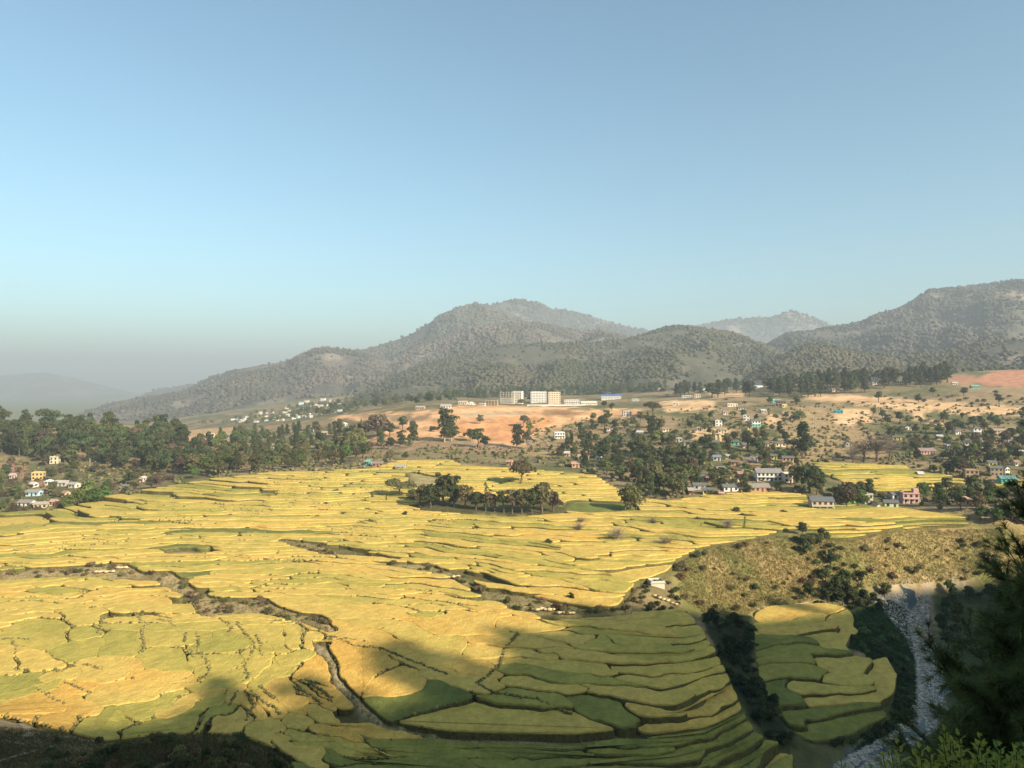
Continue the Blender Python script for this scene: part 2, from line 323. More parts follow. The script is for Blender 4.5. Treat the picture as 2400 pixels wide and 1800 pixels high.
for p in ([(1545, 940), (1670, 938), (1670, 962), (1560, 968)], [(1885, 925), (2000, 926), (2150, 938), (2290, 950), (2400, 958), (2400, 974), (2280, 972), (2100, 960), (2000, 946), (1885, 938)], [(1955, 962), (2030, 958), (2040, 985), (1990, 1004), (1955, 990)], [(1790, 975), (1840, 965), (1835, 985), (1790, 1000)], [(2130, 950), (2170, 952), (2165, 985), (2140, 985)], [(2170, 985), (2220, 985), (2215, 1005), (2175, 1000)], [(1620, 1010), (1720, 1000), (1700, 1025), (1620, 1035)], [(1660, 922), (1745, 920), (1745, 932), (1670, 932)]):
    paint(p, (0.60, 0.38, 0.20))
paint([(1840, 955), (1960, 965), (2100, 1050), (2060, 1080), (1880, 1080), (1820, 1020)], (0.31, 0.215, 0.11))
paint([(1955, 962), (2030, 958), (2040, 985), (1990, 1004), (1955, 990)], (0.60, 0.38, 0.20))
paint([(2270, 900), (2320, 872), (2420, 862), (2500, 880), (2440, 905), (2340, 908)], (0.42, 0.20, 0.12), hi=2500)
paint([(2220, 880), (2280, 885), (2280, 905), (2220, 900)], (0.36, 0.19, 0.11), hi=2500)
paint([(440, 1000), (560, 1005), (540, 1040), (440, 1045)], (0.45, 0.28, 0.14)); paint([(415, 1085), (500, 1045), (520, 1060), (460, 1100)], (0.27, 0.14, 0.08))
paint([(-100, 1085), (65, 1090), (65, 1112), (-100, 1118)], (0.30, 0.16, 0.10)); paint([(40, 1115), (140, 1110), (120, 1160), (90, 1160)], (0.28, 0.18, 0.10))
for h in HOLES: paint(h, (0.30, 0.24, 0.11), False)
paint(HOLES[0], (0.36, 0.27, 0.13), True); paint(HOLES[2], (0.34, 0.27, 0.15), False); paint(HOLES[3], (0.09, 0.08, 0.03)); paint(HOLES[4], (0.15, 0.16, 0.045))
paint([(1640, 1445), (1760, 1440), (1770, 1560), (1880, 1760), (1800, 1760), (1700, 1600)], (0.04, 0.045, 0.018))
paint([(1985, 1440), (2080, 1400), (2120, 1420), (2140, 1520), (2160, 1700), (2080, 1700), (2100, 1560), (1990, 1520)], (0.045, 0.075, 0.03))
RIV = [(2040, 1402), (2110, 1392), (2182, 1394), (2178, 1440), (2182, 1500), (2190, 1570), (2202, 1620), (2225, 1680), (2180, 1720), (2120, 1760), (2070, 1820), (1930, 1840), (1960, 1790), (2050, 1740), (2110, 1700), (2145, 1640), (2150, 1560), (2125, 1500), (2085, 1450)]
paint([(2185, 1395), (2420, 1378), (2500, 1400), (2500, 1840), (2150, 1800), (2215, 1660)], (0.085, 0.10, 0.042))
paint(RIV, (0.17, 0.15, 0.13), False)
paint([(2080, 1374), (2260, 1362), (2270, 1372), (2090, 1388)], (0.42, 0.32, 0.2), False)
C = C*(1+ob*(0.16*STR+0.22*fbm(GX/16, GY/30, 3)))[..., None]
C[FM] = (0.13, 0.11, 0.042)
for _ in range(1): C = (C*2+np.roll(C, 1, 0)+np.roll(C, 1, 1))/4

nr, nc = H.shape
V = np.stack([GX, GY, HG], -1).reshape(-1, 3)
idx = np.arange(nr*nc).reshape(nr, nc)
Q = np.stack([idx[:-1, :-1], idx[:-1, 1:], idx[1:, 1:], idx[1:, :-1]], -1).reshape(-1, 4)
me = fast_mesh('ground', V, Q, [M_GROUND], smooth=True); vcol(me, 'soil', C.reshape(-1, 3))
ground = tag(link('ground', me), 'valley floor with dry slopes, orange cuttings and forested hills', kind='structure')

# ---- the hill the viewer stands on; its ridge behind keeps the near terraces in shade
SHADE = [(-350, 1690), (0, 1705), (130, 1715), (350, 1700), (420, 1660), (500, 1650), (560, 1690), (640, 1665), (720, 1640), (800, 1680), (880, 1670), (950, 1640), (1060, 1600), (1130, 1570), (1180, 1535), (1260, 1510), (1330, 1455), (1400, 1435), (1550, 1425), (1650, 1440), (1760, 1456), (1850, 1455), (1920, 1446), (2000, 1425), (2100, 1390), (2200, 1378), (2330, 1360)]
YR = -120.0
rx, rz = [], []
for px, py in SHADE:
    p = hit(px, py)
    t = (YR-p[1])/SD.y
    rx.append(p[0]+SD.x*t); rz.append(p[2]+SD.z*t)
o_ = np.argsort(rx); rx = np.array(rx)[o_]; rz = np.array(rz)[o_]
bx = np.concatenate([np.arange(-700, 1300, 8.)]); by = np.concatenate([np.arange(-420, -128, 12.), np.arange(-128, 20.1, 4.)])
BX, BY = np.meshgrid(bx, by)
rr = np.interp(BX, np.concatenate([[-700, rx[0]-160], rx, [rx[-1]+120, 1300]]), np.concatenate([[40, rz[0]-30], rz, [rz[-1]+4, rz[-1]-40]]))
HB = np.where(BY > 0, -1.6-0.77*BY, np.where(BY > YR, -1.6+(rr+1.6)*(-BY/-YR)**1.15, rr-(YR-BY)*0.45))
HB = HB+fbm(BX/25, BY/25, 3)*2.0*np.clip((-BY-10)/30, 0, 1)*np.clip(np.abs(BY-YR)/25, 0.0, 1)
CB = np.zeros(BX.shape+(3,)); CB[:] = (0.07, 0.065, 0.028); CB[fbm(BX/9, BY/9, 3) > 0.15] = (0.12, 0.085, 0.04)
nr, nc = BX.shape; idx = np.arange(nr*nc).reshape(nr, nc)
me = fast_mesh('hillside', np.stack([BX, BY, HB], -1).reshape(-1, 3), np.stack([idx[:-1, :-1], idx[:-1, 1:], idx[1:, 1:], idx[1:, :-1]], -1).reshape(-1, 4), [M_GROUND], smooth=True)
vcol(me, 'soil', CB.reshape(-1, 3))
hillside = tag(link('hillside', me), 'steep grassy hillside under the viewpoint', kind='structure')

# ------------------------------------------------------------------ rice plots: every plot a terrace of its own
SITES = []   # cx, cy, rx, ry, rot(deg, clockwise in the picture), tint
def site(*a): SITES.append(a)
for a in [(60, 1500, 110, 32, -5, .45), (70, 1421, 110, 13, 0, .85), (190, 1450, 60, 26, 20, .5), (190, 1485, 50, 16, -10, .25), (180, 1528, 70, 22, -5, .3), (285, 1515, 45, 26, 0, .3),
          (390, 1548, 55, 28, 0, .1), (390, 1500, 70, 16, 0, .45), (510, 1520, 52, 20, -5, .15), (510, 1562, 48, 22, 0, .4), (520, 1600, 60, 18, -15, .42), (90, 1545, 62, 20, 0, .75), (22, 1548, 22, 18, 30, .8),
          (130, 1585, 62, 13, -5, .7), (20, 1608, 110, 14, -15, .1), (40, 1637, 85, 9, -20, .2), (270, 1572, 90, 22, -8, .8), (380, 1595, 60, 18, 0, .85), (150, 1625, 60, 18, -15, 1.1), (60, 1668, 75, 20, -10, 1.15), (180, 1655, 50, 22, 25, 1.15),
          (330, 1622, 110, 20, -12, .8), (330, 1662, 90, 16, -20, .4), (260, 1692, 62, 18, -25, .35), (120, 1702, 42, 11, -10, 1.0), (470, 1638, 62, 12, -25, .95), (470, 1667, 58, 10, -25, .2), (505, 1680, 55, 9, -28, .3), (420, 1700, 70, 12, -8, .25),
          (560, 1630, 18, 24, 20, 1.0), (588, 1655, 17, 34, -18, 1.0), (640, 1650, 20, 34, 30, .95), (550, 1692, 30, 26, -20, .9), (620, 1700, 26, 24, 0, .7), (690, 1640, 45, 28, 20, 1.0), (740, 1668, 36, 18, 30, .9), (700, 1690, 40, 16, 20, .7),
          (655, 1578, 62, 16, -28, .35), (700, 1548, 55, 14, -28, .38), (608, 1560, 24, 30, 10, .45), (622, 1526, 20, 15, 0, .6), (640, 1500, 50, 20, 20, .65), (692, 1502, 28, 22, 10, .5), (730, 1506, 17, 20, 10, .95), (755, 1575, 33, 36, 35, 1.2),
          (770, 1622, 48, 12, 30, 1.1), (740, 1630, 40, 10, 30, 1.0), (850, 1560, 66, 38, 35, 1.1), (905, 1605, 62, 30, 20, 1.1), (880, 1500, 110, 17, 12, 1.0), (1000, 1500, 90, 14, 10, .6), (1000, 1535, 90, 20, 15, .9), (1085, 1560, 60, 15, 20, .95),
          (960, 1648, 105, 20, -12, .05), (1110, 1598, 55, 20, 15, .95), (1190, 1692, 165, 32, 5, .8), (1240, 1632, 100, 16, 5, .35), (1300, 1608, 120, 11, 4, .75), (1410, 1662, 66, 26, 35, .15), (1300, 1565, 110, 11, 5, .7), (1340, 1586, 120, 12, 5, .1),
          (1500, 1632, 130, 18, 8, .8), (1530, 1670, 80, 18, 10, .85), (1640, 1612, 70, 12, 0, .75), (1620, 1655, 90, 14, -8, .9), (1600, 1688, 90, 9, -8, .85), (1520, 1440, 100, 8, 3, .85), (1490, 1458, 130, 8, 4, .85), (1470, 1477, 120, 8, 4, .8), (1600, 1482, 60, 8, 3, .7),
          (1500, 1497, 140, 9, 3, .62), (1480, 1519, 130, 10, 3, .4), (1620, 1518, 50, 10, 3, .45), (1570, 1542, 110, 9, 3, .5), (1440, 1545, 120, 9, 5, .8), (1580, 1568, 100, 10, 2, .6), (1570, 1590, 110, 9, 2, .72),
          (880, 1722, 60, 10, 8, .9), (770, 1722, 90, 11, 20, .9), (700, 1765, 60, 9, 30, .85), (830, 1750, 90, 8, 10, .3), (1000, 1750, 120, 7, 4, .1), (1280, 1752, 150, 7, -2, .1), (1500, 1742, 120, 7, -4, .12), (1000, 1768, 130, 8, 4, .12), (1250, 1770, 150, 8, 0, .12), (1480, 1762, 120, 8, -4, .1),
          (850, 1772, 80, 8, 10, .2), (960, 1790, 150, 8, 3, .15), (1280, 1790, 160, 8, -2, .15), (1560, 1784, 120, 8, -6, .15), (1620, 1718, 95, 8, -12, .1), (1650, 1740, 105, 10, -14, .1), (1690, 1764, 90, 9, -16, .15), (1735, 1788, 80, 9, -18, .2), (1820, 1800, 45, 9, -25, .9),
          (1000, 1815, 180, 10, 2, .15), (1400, 1815, 180, 10, -2, .15), (1700, 1820, 110, 10, -12, .2), (1000, 1845, 180, 12, 2, .15), (1400, 1845, 180, 12, -2, .2), (1720, 1850, 110, 12, -10, .2), (1000, 1885, 200, 16, 0, .2), (1450, 1885, 200, 16, 0, .2),
          (800, 1440, 90, 10, 3, .85), (920, 1428, 80, 10, 5, .95), (900, 1462, 90, 11, 8, .6), (1080, 1478, 105, 11, 8, 1.0), (1090, 1448, 90, 9, 8, 1.0), (1200, 1500, 95, 11, 8, .95), (1170, 1532, 80, 12, 8, .7), (1240, 1470, 75, 8, 8, 1.0), (1320, 1500, 60, 9, 5, .85), (1030, 1425, 80, 8, 8, .8), (1130, 1425, 70, 7, 8, 1.0),
          (1400, 1372, 130, 9, 6, .28), (1350, 1350, 140, 8, 8, .35), (1500, 1338, 70, 11, -8, .95), (1250, 1360, 110, 8, 8, .9), (1300, 1388, 120, 8, 5, 1.0), (1380, 1406, 100, 7, 2, 1.0), (1240, 1383, 80, 7, 8, 1.0),
          (1880, 1438, 90, 7, -3, .95), (1850, 1455, 75, 7, -5, .7), (1900, 1472, 88, 9, -5, .85), (1970, 1458, 28, 20, 20, .85), (1840, 1505, 76, 10, 5, .1), (1940, 1502, 52, 16, 15, .85), (1850, 1530, 90, 8, 3, .2), (1850, 1552, 90, 8, 3, .3), (1845, 1580, 90, 11, 2, .42), (1990, 1560, 60, 12, 5, .8), (1990, 1590, 62, 10, 5, .85),
          (2066, 1590, 28, 34, 0, .95), (1940, 1615, 90, 9, 3, .8), (2010, 1642, 85, 10, 3, .95), (1830, 1625, 46, 22, 30, .05), (1920, 1668, 80, 10, -3, .1), (1970, 1705, 85, 16, -10, .12), (1872, 1695, 30, 14, 30, .08)]:
    site(*a)
HAND = len(SITES)
r2 = random.Random(11)
def slope_at(px, py):
    s = 0.0
    if py > 1180: s += 0.13*np.exp(-((px-1150)/330)**2)*min(1, (py-1180)/90)
    s -= 0.05*np.exp(-((px-150)/300)**2)
    if px > 1600: s += 0.02
    return s
v = 1072.0
while v < 1700:
    h = max(2.5, (v-900)*0.0125); px = -420+r2.random()*60
    while px < 2420:
        wd = (36+r2.random()**1.4*150)*(0.75+(v-1080)/420); cx = px+wd
        cy = v+0.0
        sl = slope_at(cx, v)
        cy = v+(0.115*300*math.tanh((cx-1150)/300) if v > 1180 else 0.02*(cx-900)*0)*min(1, max(0, (v-1180)/90))
        if in_fields(np.array([cx]), np.array([cy]))[0]:
            near_hand = any(((cx-s[0])/(s[2]*1.0+wd*0.45))**2+((cy-s[1])/(s[3]*1.0+h*0.55))**2 < 1 for s in SITES[:HAND])
            if not near_hand:
                q = r2.random(); g = float(fbm(np.array([cx/190.]), np.array([cy/60.]), 3)[0])
                tint = 0.72+0.2*r2.random() if q < 0.52 else (0.45+0.25*r2.random() if q < 0.82 else 0.1+0.3*r2.random())
                tint -= 0.28*max(0, g)
                if cy < 1290 and cx < 600: tint -= 0.10
                site(cx, cy, wd*0.98, h*0.95, math.degrees(math.atan(sl)), tint)
        px = cx+wd
    v += h*1.7
SX, SY = np.arange(-420, 2440, 2.0), np.concatenate([np.arange(1070, 1300, 1.0), np.arange(1300, 1925, 2.0)])
SX_, SY_ = np.meshgrid(SX, SY)
wsc = np.clip((SY_-900)/500, .2, 1.3)
WX = SX_+wsc*(fbm(SX_/70, SY_/35, 3)*24+fbm(SX_/22, SY_/11, 2)*6); WY = SY_+wsc*(fbm(SX_/110+40, SY_/40, 3)*13+fbm(SX_/26+9, SY_/10, 2)*2.6)
best = np.full(SX_.shape, 6.0); lab = np.full(SX_.shape, -1)
for i, (cx, cy, a, b, rot, tint) in enumerate(SITES):
    i0, i1 = np.searchsorted(SX, [cx-3*a-40, cx+3*a+40]); R_ = 3*max(b, a*abs(math.sin(math.radians(rot))))+40; j0, j1 = np.searchsorted(SY, [cy-R_, cy+R_])
    if i1 <= i0 or j1 <= j0: continue
    dx = WX[j0:j1, i0:i1]-cx; dy = WY[j0:j1, i0:i1]-cy; c, s = math.cos(math.radians(rot)), math.sin(math.radians(rot))
    d = np.sqrt(((dx*c+dy*s)/a)**2+((-dx*s+dy*c)/b)**2)
    sub = best[j0:j1, i0:i1]; m = d < sub; sub[m] = d[m]; lab[j0:j1, i0:i1][m] = i
lab[~in_fields(SX_, SY_)] = -1
def trace(mask):
    """outer boundary of the first blob met in a boolean mask, as cell corner points"""
    H_, W_ = mask.shape
    m = np.zeros((H_+2, W_+2), bool); m[1:-1, 1:-1] = mask
    j = int(np.argmax(m.any(1))); i = int(np.argmax(m[j]))
    x, y, d = i, j, 0; out = []; D = [(1, 0), (0, 1), (-1, 0), (0, -1)]
    start = (x, y)
    for _ in range(8000):
        out.append((x-1, y-1))
        # cells ahead-left / ahead-right of corner (x,y) going d (inside on the right)
        def cell(q): return m[q[1], q[0]]
        if d == 0: l, r = (x, y-1), (x, y)
        elif d == 1: l, r = (x, y), (x-1, y)
        elif d == 2: l, r = (x-1, y), (x-1, y-1)
        else: l, r = (x-1, y-1), (x, y-1)
        if cell(l): d = (d+3) % 4
        elif not cell(r): d = (d+1) % 4; out.pop(); 
        if cell(l) or cell(r):
            x += D[d][0]; y += D[d][1]
            if (x, y) == start: break
    return out
def clean_blob(mask):
    """keep the largest 4-connected part (flood fill from the densest row run)"""
    todo = mask.copy(); bestm = None; bs = 0
    while todo.any() and bs*2 < todo.sum()+bs:
        j, i = np.argwhere(todo)[0]; cur = np.zeros_like(mask); st = [(j, i)]; todo[j, i] = False; cur[j, i] = True; n = 0
        while st:
            a, b = st.pop(); n += 1
            for p, q in ((a+1, b), (a-1, b), (a, b+1), (a, b-1)):
                if 0 <= p < mask.shape[0] and 0 <= q < mask.shape[1] and todo[p, q]:
                    todo[p, q] = False; cur[p, q] = True; st.append((p, q))
        if n > bs: bs = n; bestm = cur
    return bestm
def smooth_loop(P, k, w=(0.25, 0.5, 0.25)):
    for _ in range(k): P = np.roll(P, 1, 0)*w[0]+P*w[1]+np.roll(P, -1, 0)*w[2]
    return P
def resample(P, step):
    d = np.linalg.norm(np.roll(P, -1, 0)-P, axis=1); L = d.sum(); n = int(np.clip(L/step, 8, 110))
    cum = np.concatenate([[0], np.cumsum(d)]); Pc = np.vstack([P, P[:1]]); s = np.linspace(0, L, n, endpoint=False)
    return np.stack([np.interp(s, cum, Pc[:, k]) for k in range(P.shape[1])], 1)
def area(P): return 0.5*np.sum(P[:, 0]*np.roll(P[:, 1], -1)-P[:, 1]*np.roll(P[:, 0], -1))
def inset(P, d):
    T = np.roll(P, -1, 0)-np.roll(P, 1, 0); T /= np.linalg.norm(T, axis=1)[:, None]+1e-9
    return P+np.stack([-T[:, 1], T[:, 0]], 1)*np.asarray(d)      # inward for counter-clockwise loops
plots = []
bb = {}
flat = lab.ravel(); order = np.argsort(flat, kind='stable'); fl_s = flat[order]
starts = np.searchsorted(fl_s, np.arange(len(SITES))); ends = np.searchsorted(fl_s, np.arange(len(SITES)), 'right')
for i in range(len(SITES)):
    ids = order[starts[i]:ends[i]]
    if len(ids) < 26: continue
    jj, ii = ids//len(SX), ids % len(SX); j0, i0 = jj.min(), ii.min()
    m = np.zeros((jj.max()-j0+1, ii.max()-i0+1), bool); m[jj-j0, ii-i0] = True
    m = clean_blob(m)
    if m.sum() < 26: continue
    P = np.array(trace(m), float)
    if len(P) < 8: continue
    qx = np.interp(P[:, 0]+i0-0.5, np.arange(len(SX)), SX); qy = np.interp(P[:, 1]+j0-0.5, np.arange(len(SY)), SY)
    P = smooth_loop(np.stack([qx, qy], 1), 3)
    # onto the land
    ys = np.exp(np.linspace(math.log(132), math.log(640), 330))
    d = Hq(P[:, 0][:, None]+0*ys[None], 0*P[:, 0][:, None]+ys[None])-(900-P[:, 1])[:, None]*ys[None]/F
    ok = d >= 0; k = np.argmax(ok, 1); bad = ~ok.any(1) | (k == 0)
    if bad.mean() > .3: continue
    P = P[~bad]; d = d[~bad]; k = k[~bad]
    r_ = np.arange(len(k)); t = -d[r_, k-1]/(d[r_, k]-d[r_, k-1]); y = ys[k-1]*(1-t)+ys[k]*t
    W = np.stack([(P[:, 0]-1200)/F*y, y], 1)
    step = np.clip(y.mean()/230, .7, 2.6)
    W = smooth_loop(resample(W, step), 2)
    if area(W) < 0: W = W[::-1]
    if abs(area(W)) < 14: continue
    pxs = np.array([s for s in P[:, 0]]); scr = m.sum()*(2 if SITES[i][1] < 1300 else 4)
    plots.append((scr, W, SITES[i][5], y.mean()))
plots.sort(key=lambda p: -p[0])
def plot_mesh(W, tint, ym):
    c = W.mean(0); cpx = 1200+c[0]/c[1]*F
    zt = Hq(1200+W[:, 0]/W[:, 1]*F, W[:, 1])
    flat_ = 0.92 if (cpx < 1130 and c[1] < 240) else (0.22 if cpx < 700 else (0.40 if c[1] < 190 else 0.12))     # broad gentle plots on the left, stepped ones elsewhere
    zl = zt.mean()+flat_*(zt-zt.mean())+0.02
    # the bund between two plots opens and closes along its length
    q = fbm(W[:, 0]/16+3, W[:, 1]/11, 3); k = np.clip((q+0.30 if flat_ < .9 else q-0.02)/0.20, 0, 1)[:, None]
    gap = -0.12+k*(0.42 if flat_ < .9 else 0.5)
    rA = inset(W, gap*0.5-0.05); rB = inset(W, gap)
    jit = (rng.random((len(W), 1))-0.5)*0.35
    rC = inset(W, gap+0.08+jit*.6); rD = inset(W, gap+0.30+jit)
    ch = 0.34+0.16*random.random()
    n = len(W)
    rings = [np.c_[W, zl-3.2], np.c_[rA, zl-0.12+0.1*rng.random(n)], np.c_[rB, zl+0.02], np.c_[rC, zl+ch*0.82], np.c_[rD, zl+ch+0.06*rng.random(n)]]
    V = np.vstack(rings); Fc = []; mi = []
    for k in range(4):
        for a in range(n):
            b = (a+1) % n; Fc.append((k*n+a, k*n+b, (k+1)*n+b, (k+1)*n+a)); mi.append(0 if k < 2 else 1)
    Fc.append(tuple(range(4*n, 5*n))); mi.append(1)
    return V, Fc, mi
def fix_up(me):
    # every crop top faces up
    import bmesh as B
    b = B.new(); b.from_mesh(me)
    for f in b.faces:
        if f.material_index == 1 and f.normal.z < -0.3: f.normal_flip()
    b.to_mesh(me); b.free()
restV, restF, restM, restT, off = [], [], [], [], 0
for n_, (scr, W, tint, ym) in enumerate(plots):
    V, Fc, mi = plot_mesh(W, tint, ym)
    c0 = W.mean(0); pxc = 1200+c0[0]/c0[1]*F
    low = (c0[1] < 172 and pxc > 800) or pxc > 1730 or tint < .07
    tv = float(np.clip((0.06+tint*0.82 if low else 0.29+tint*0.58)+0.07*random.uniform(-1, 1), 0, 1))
    if n_ < 290:
        c = W.mean(0); zc = V[:, 2].mean(); Vl = V-np.array([c[0], c[1], zc])
        me = fast_mesh('rice_plot', Vl, Fc, [M_RISER, M_CROP], mi); vcol(me, 'tint', np.full((len(V), 3), tv)); fix_up(me)
        o = link('rice_plot', me, ground, (c[0], c[1], zc))
    else:
        restV.append(V); restF += [tuple(q+off for q in f) for f in Fc]; restM += mi; restT.append(np.full((len(V), 3), tv)); off += len(V)
if restV:
    me = fast_mesh('rice_plots', np.vstack(restV), restF, [M_RISER, M_CROP], restM); vcol(me, 'tint', np.vstack(restT)); fix_up(me)
    tag(link('small_rice_plots', me, ground), kind='stuff')
print('PLOTS', len(plots))
#--STAGE2--
# ------------------------------------------------------------------ haze
def box_mesh(name, x0, x1, y0, y1, z0, z1, mats=()):
    V = [(x, y, z) for z in (z0, z1) for y in (y0, y1) for x in (x0, x1)]
    return fast_mesh(name, V, [(0, 2, 3, 1), (4, 5, 7, 6), (0, 1, 5, 4), (2, 6, 7, 3), (0, 4, 6, 2), (1, 3, 7, 5)], mats)
HAZE_D = 0.00021
mh_ = bpy.data.materials.new('haze_air'); mh_.use_nodes = True; t_ = mh_.node_tree
t_.nodes.remove(t_.nodes['Principled BSDF']); pv = t_.nodes.new('ShaderNodeVolumePrincipled')
pv.inputs['Color'].default_value = (0.51, 0.57, 0.63, 1); pv.inputs['Density'].default_value = HAZE_D; pv.inputs['Anisotropy'].default_value = 0.0
t_.links.new(pv.outputs[0], t_.nodes['Material Output'].inputs['Volume'])
haze = tag(link('haze', box_mesh('haze', -31000, 31000, -900, 14200, -420, 490, [mh_])), 'thin blue-grey haze filling the valley', kind='stuff')

# ------------------------------------------------------------------ forests far off, on the mountains
def ico():
    p = (1+5**.5)/2
    v = np.array([(-1, p, 0), (1, p, 0), (-1, -p, 0), (1, -p, 0), (0, -1, p), (0, 1, p), (0, -1, -p), (0, 1, -p), (p, 0, -1), (p, 0, 1), (-p, 0, -1), (-p, 0, 1)], float)/math.hypot(1, p)
    f = np.array([(0, 11, 5), (0, 5, 1), (0, 1, 7), (0, 7, 10), (0, 10, 11), (1, 5, 9), (5, 11, 4), (11, 10, 2), (10, 7, 6), (7, 1, 8), (3, 9, 4), (3, 4, 2), (3, 2, 6), (3, 6, 8), (3, 8, 9), (4, 9, 5), (2, 4, 11), (6, 2, 10), (8, 6, 7), (9, 8, 1)])
    return v, f
IV, IF = ico()
M_FOREST = mat('forest_canopy', (0, 0, 0), 0.95, 0.3, 0.25, attr='leaf', spec=0.03, bump=0.8, bscale=0.5)
GPYg = 900-HG*F/GY; RUN = np.minimum.accumulate(GPYg, 0)
VIS = GPYg <= RUN+9
def canopy(name, label, pts, rad, col):
    n = len(pts); rad = np.asarray(rad)
    J = 1+0.32*(rng.random((n, 12, 1))*2-1)
    sc = np.stack([rad*(.9+.7*rng.random(n)), rad*(.9+.7*rng.random(n)), rad*(0.75+0.55*rng.random(n))], 1)
    V = IV[None]*J*sc[:, None, :]+pts[:, None, :]; V[:, :, 2] += (sc[:, 2]*0.62)[:, None]
    Fc = (IF[None]+(np.arange(n)*12)[:, None, None]).reshape(-1, 3)
    me = fast_mesh(name, V.reshape(-1, 3), Fc, [M_FOREST]); vcol(me, 'leaf', np.repeat(col, 12, 0))
    return tag(link(name, me), label, kind='stuff')
FOR = [('green_ridge', 15500, 3.4, 0.10, ((.058, .064, .036), (.095, .086, .056)), 'dense dark green woodland covering the nearer rounded ridge'),
       ('left_range', 9500, 4.4, 0.05, ((.07, .068, .05), (.11, .094, .075)), 'grey brown woodland on the long range falling to the hazy plain'),
       ('high_ridge', 7000, 5.7, 0.0, ((.075, .08, .055), (.115, .10, .08)), 'woodland on the highest ridge'),
       ('mid_ridge', 7600, 4.6, -0.05, ((.075, .07, .052), (.125, .104, .082)), 'thin brown woodland on the middle ridge with pale bare patches'),
       ('right_range', 9500, 4.3, -0.06, ((.058, .064, .048), (.10, .086, .07)), 'open pine woodland on the tall mountain above the red cutting'),
       ('right_knoll', 7800, 3.3, 0.12, ((.05, .056, .03), (.10, .086, .054)), 'dark woodland on the low knolls behind the hillside village'),
       ('far_peak', 2200, 9.0, -0.1, ((.06, .06, .042), (.085, .075, .055)), 'sparse woodland on the pale far summit'),
       ('far_hill', 1300, 10., -0.1, ((.06, .06, .042), (.085, .075, .055)), 'sparse woodland on the distant hill seen through the saddle'),
       ('haze_hill', 500, 9.0, 0.1, ((.05, .055, .04), (.07, .065, .05)), 'woodland on the hazy hill beyond the valley plain')]
for nm, cnt, rad, dens, (c0, c1), label in FOR:
    r = RIDX[nm]; jj, ii = np.nonzero((RID == r) & VIS & (GP > -250) & (GP < 2650))
    dn = fbm(GX/220+r, GY/220, 4)[jj, ii]; p = np.clip(0.5+dens+dn*2.2, 0.015, 1)*GY[jj, ii]**1.0
    k = rng.choice(len(jj), size=cnt, p=p/p.sum())
    px = GP[jj[k], ii[k]]+(rng.random(cnt)-.5)*6; y = GY[jj[k], ii[k]]*(1+(rng.random(cnt)-.5)*0.012)
    z = Hq(px, y, HG); pts = np.stack([(px-1200)/F*y, y, z], 1)
    tt = np.clip(0.5+1.5*fbm(pts[:, 0]/150, pts[:, 1]/200, 4)+0.6*(rng.random(cnt)-.5), 0, 1.15)[:, None]
    canopy('hill_forest', label, pts, rad*(0.45+1.0*rng.random(cnt)**2), np.array(c0)*(1-tt)+np.array(c1)*tt)

# ------------------------------------------------------------------ trees
M_BARK = mat('bark', (0.12, 0.085, 0.06), 0.95, 0.3, 6)
M_PALEBARK = mat('pale_bark', (0.30, 0.25, 0.2), 0.9, 0.3, 6)
LEAF = {k: mat('leaf_'+k, c, 0.75, 0.25, 3.0, trans=0.34, spec=0.15, objvar=0.38) for k, c in dict(
    dark=(0.072, 0.09, 0.036), mid=(0.10, 0.122, 0.044), olive=(0.155, 0.145, 0.06), bright=(0.12, 0.165, 0.046), brown=(0.155, 0.12, 0.075), pine=(0.08, 0.095, 0.042), pale=(0.42, 0.35, 0.32), dry=(0.19, 0.145, 0.07), magenta=(0.25, 0.04, 0.09), straw=(0.42, 0.31, 0.17)).items()}
M_TWIG = mat('bare_twig', (0.17, 0.135, 0.11), 0.95, 0.2, 3)
def tube(path, radii, k=6):
    V, Fc = [], []; P = [Vector(p) for p in path]
    for i, p in enumerate(P):
        d = (P[min(i+1, len(P)-1)]-P[max(i-1, 0)]).normalized(); a = d.orthogonal().normalized(); b = d.cross(a)
        for j in range(k):
            an = 2*math.pi*j/k; V.append(p+(a*math.cos(an)+b*math.sin(an))*radii[i])
    for i in range(len(P)-1):
        for j in range(k): Fc.append((i*k+j, i*k+(j+1) % k, (i+1)*k+(j+1) % k, (i+1)*k+j))
    return [tuple(v) for v in V], Fc
def merge(parts):
    V, Fc = [], []
    for v, f in parts:
        o = len(V); V += list(v); Fc += [tuple(q+o for q in g) for g in f]
    return V, Fc
def cards(c, nrm, size, g, aspect=0.62):
    n = len(c); nrm = nrm/(np.linalg.norm(nrm, axis=1)[:, None]+1e-9)
    a = np.cross(nrm, g.normal(size=(n, 3))); a /= np.linalg.norm(a, axis=1)[:, None]+1e-9; b = np.cross(nrm, a)
    s = size*(0.6+0.8*g.random((n, 1)))
    V = np.stack([c-a*s, c+b*s*aspect*0.9, c+a*s, c-b*s*aspect], 1).reshape(-1, 3)
    return V, np.arange(n*4).reshape(n, 4)
def clump_crown(cl, per, size, g):
    cs, ns = [], []
    for x, y, z, r, rz_ in cl:
        d = g.normal(size=(per, 3)); d /= np.linalg.norm(d, axis=1)[:, None]; d[:, 2] = np.where(d[:, 2] < -0.35, -d[:, 2]*0.6, d[:, 2])
        q = d*np.array([r, r, rz_])*(0.55+0.5*g.random((per, 1))**0.5)
        cs.append(np.array([x, y, z])+q); ns.append(d+0.75*g.normal(size=(per, 3)))
    return cards(np.vstack(cs), np.vstack(ns), size, g)
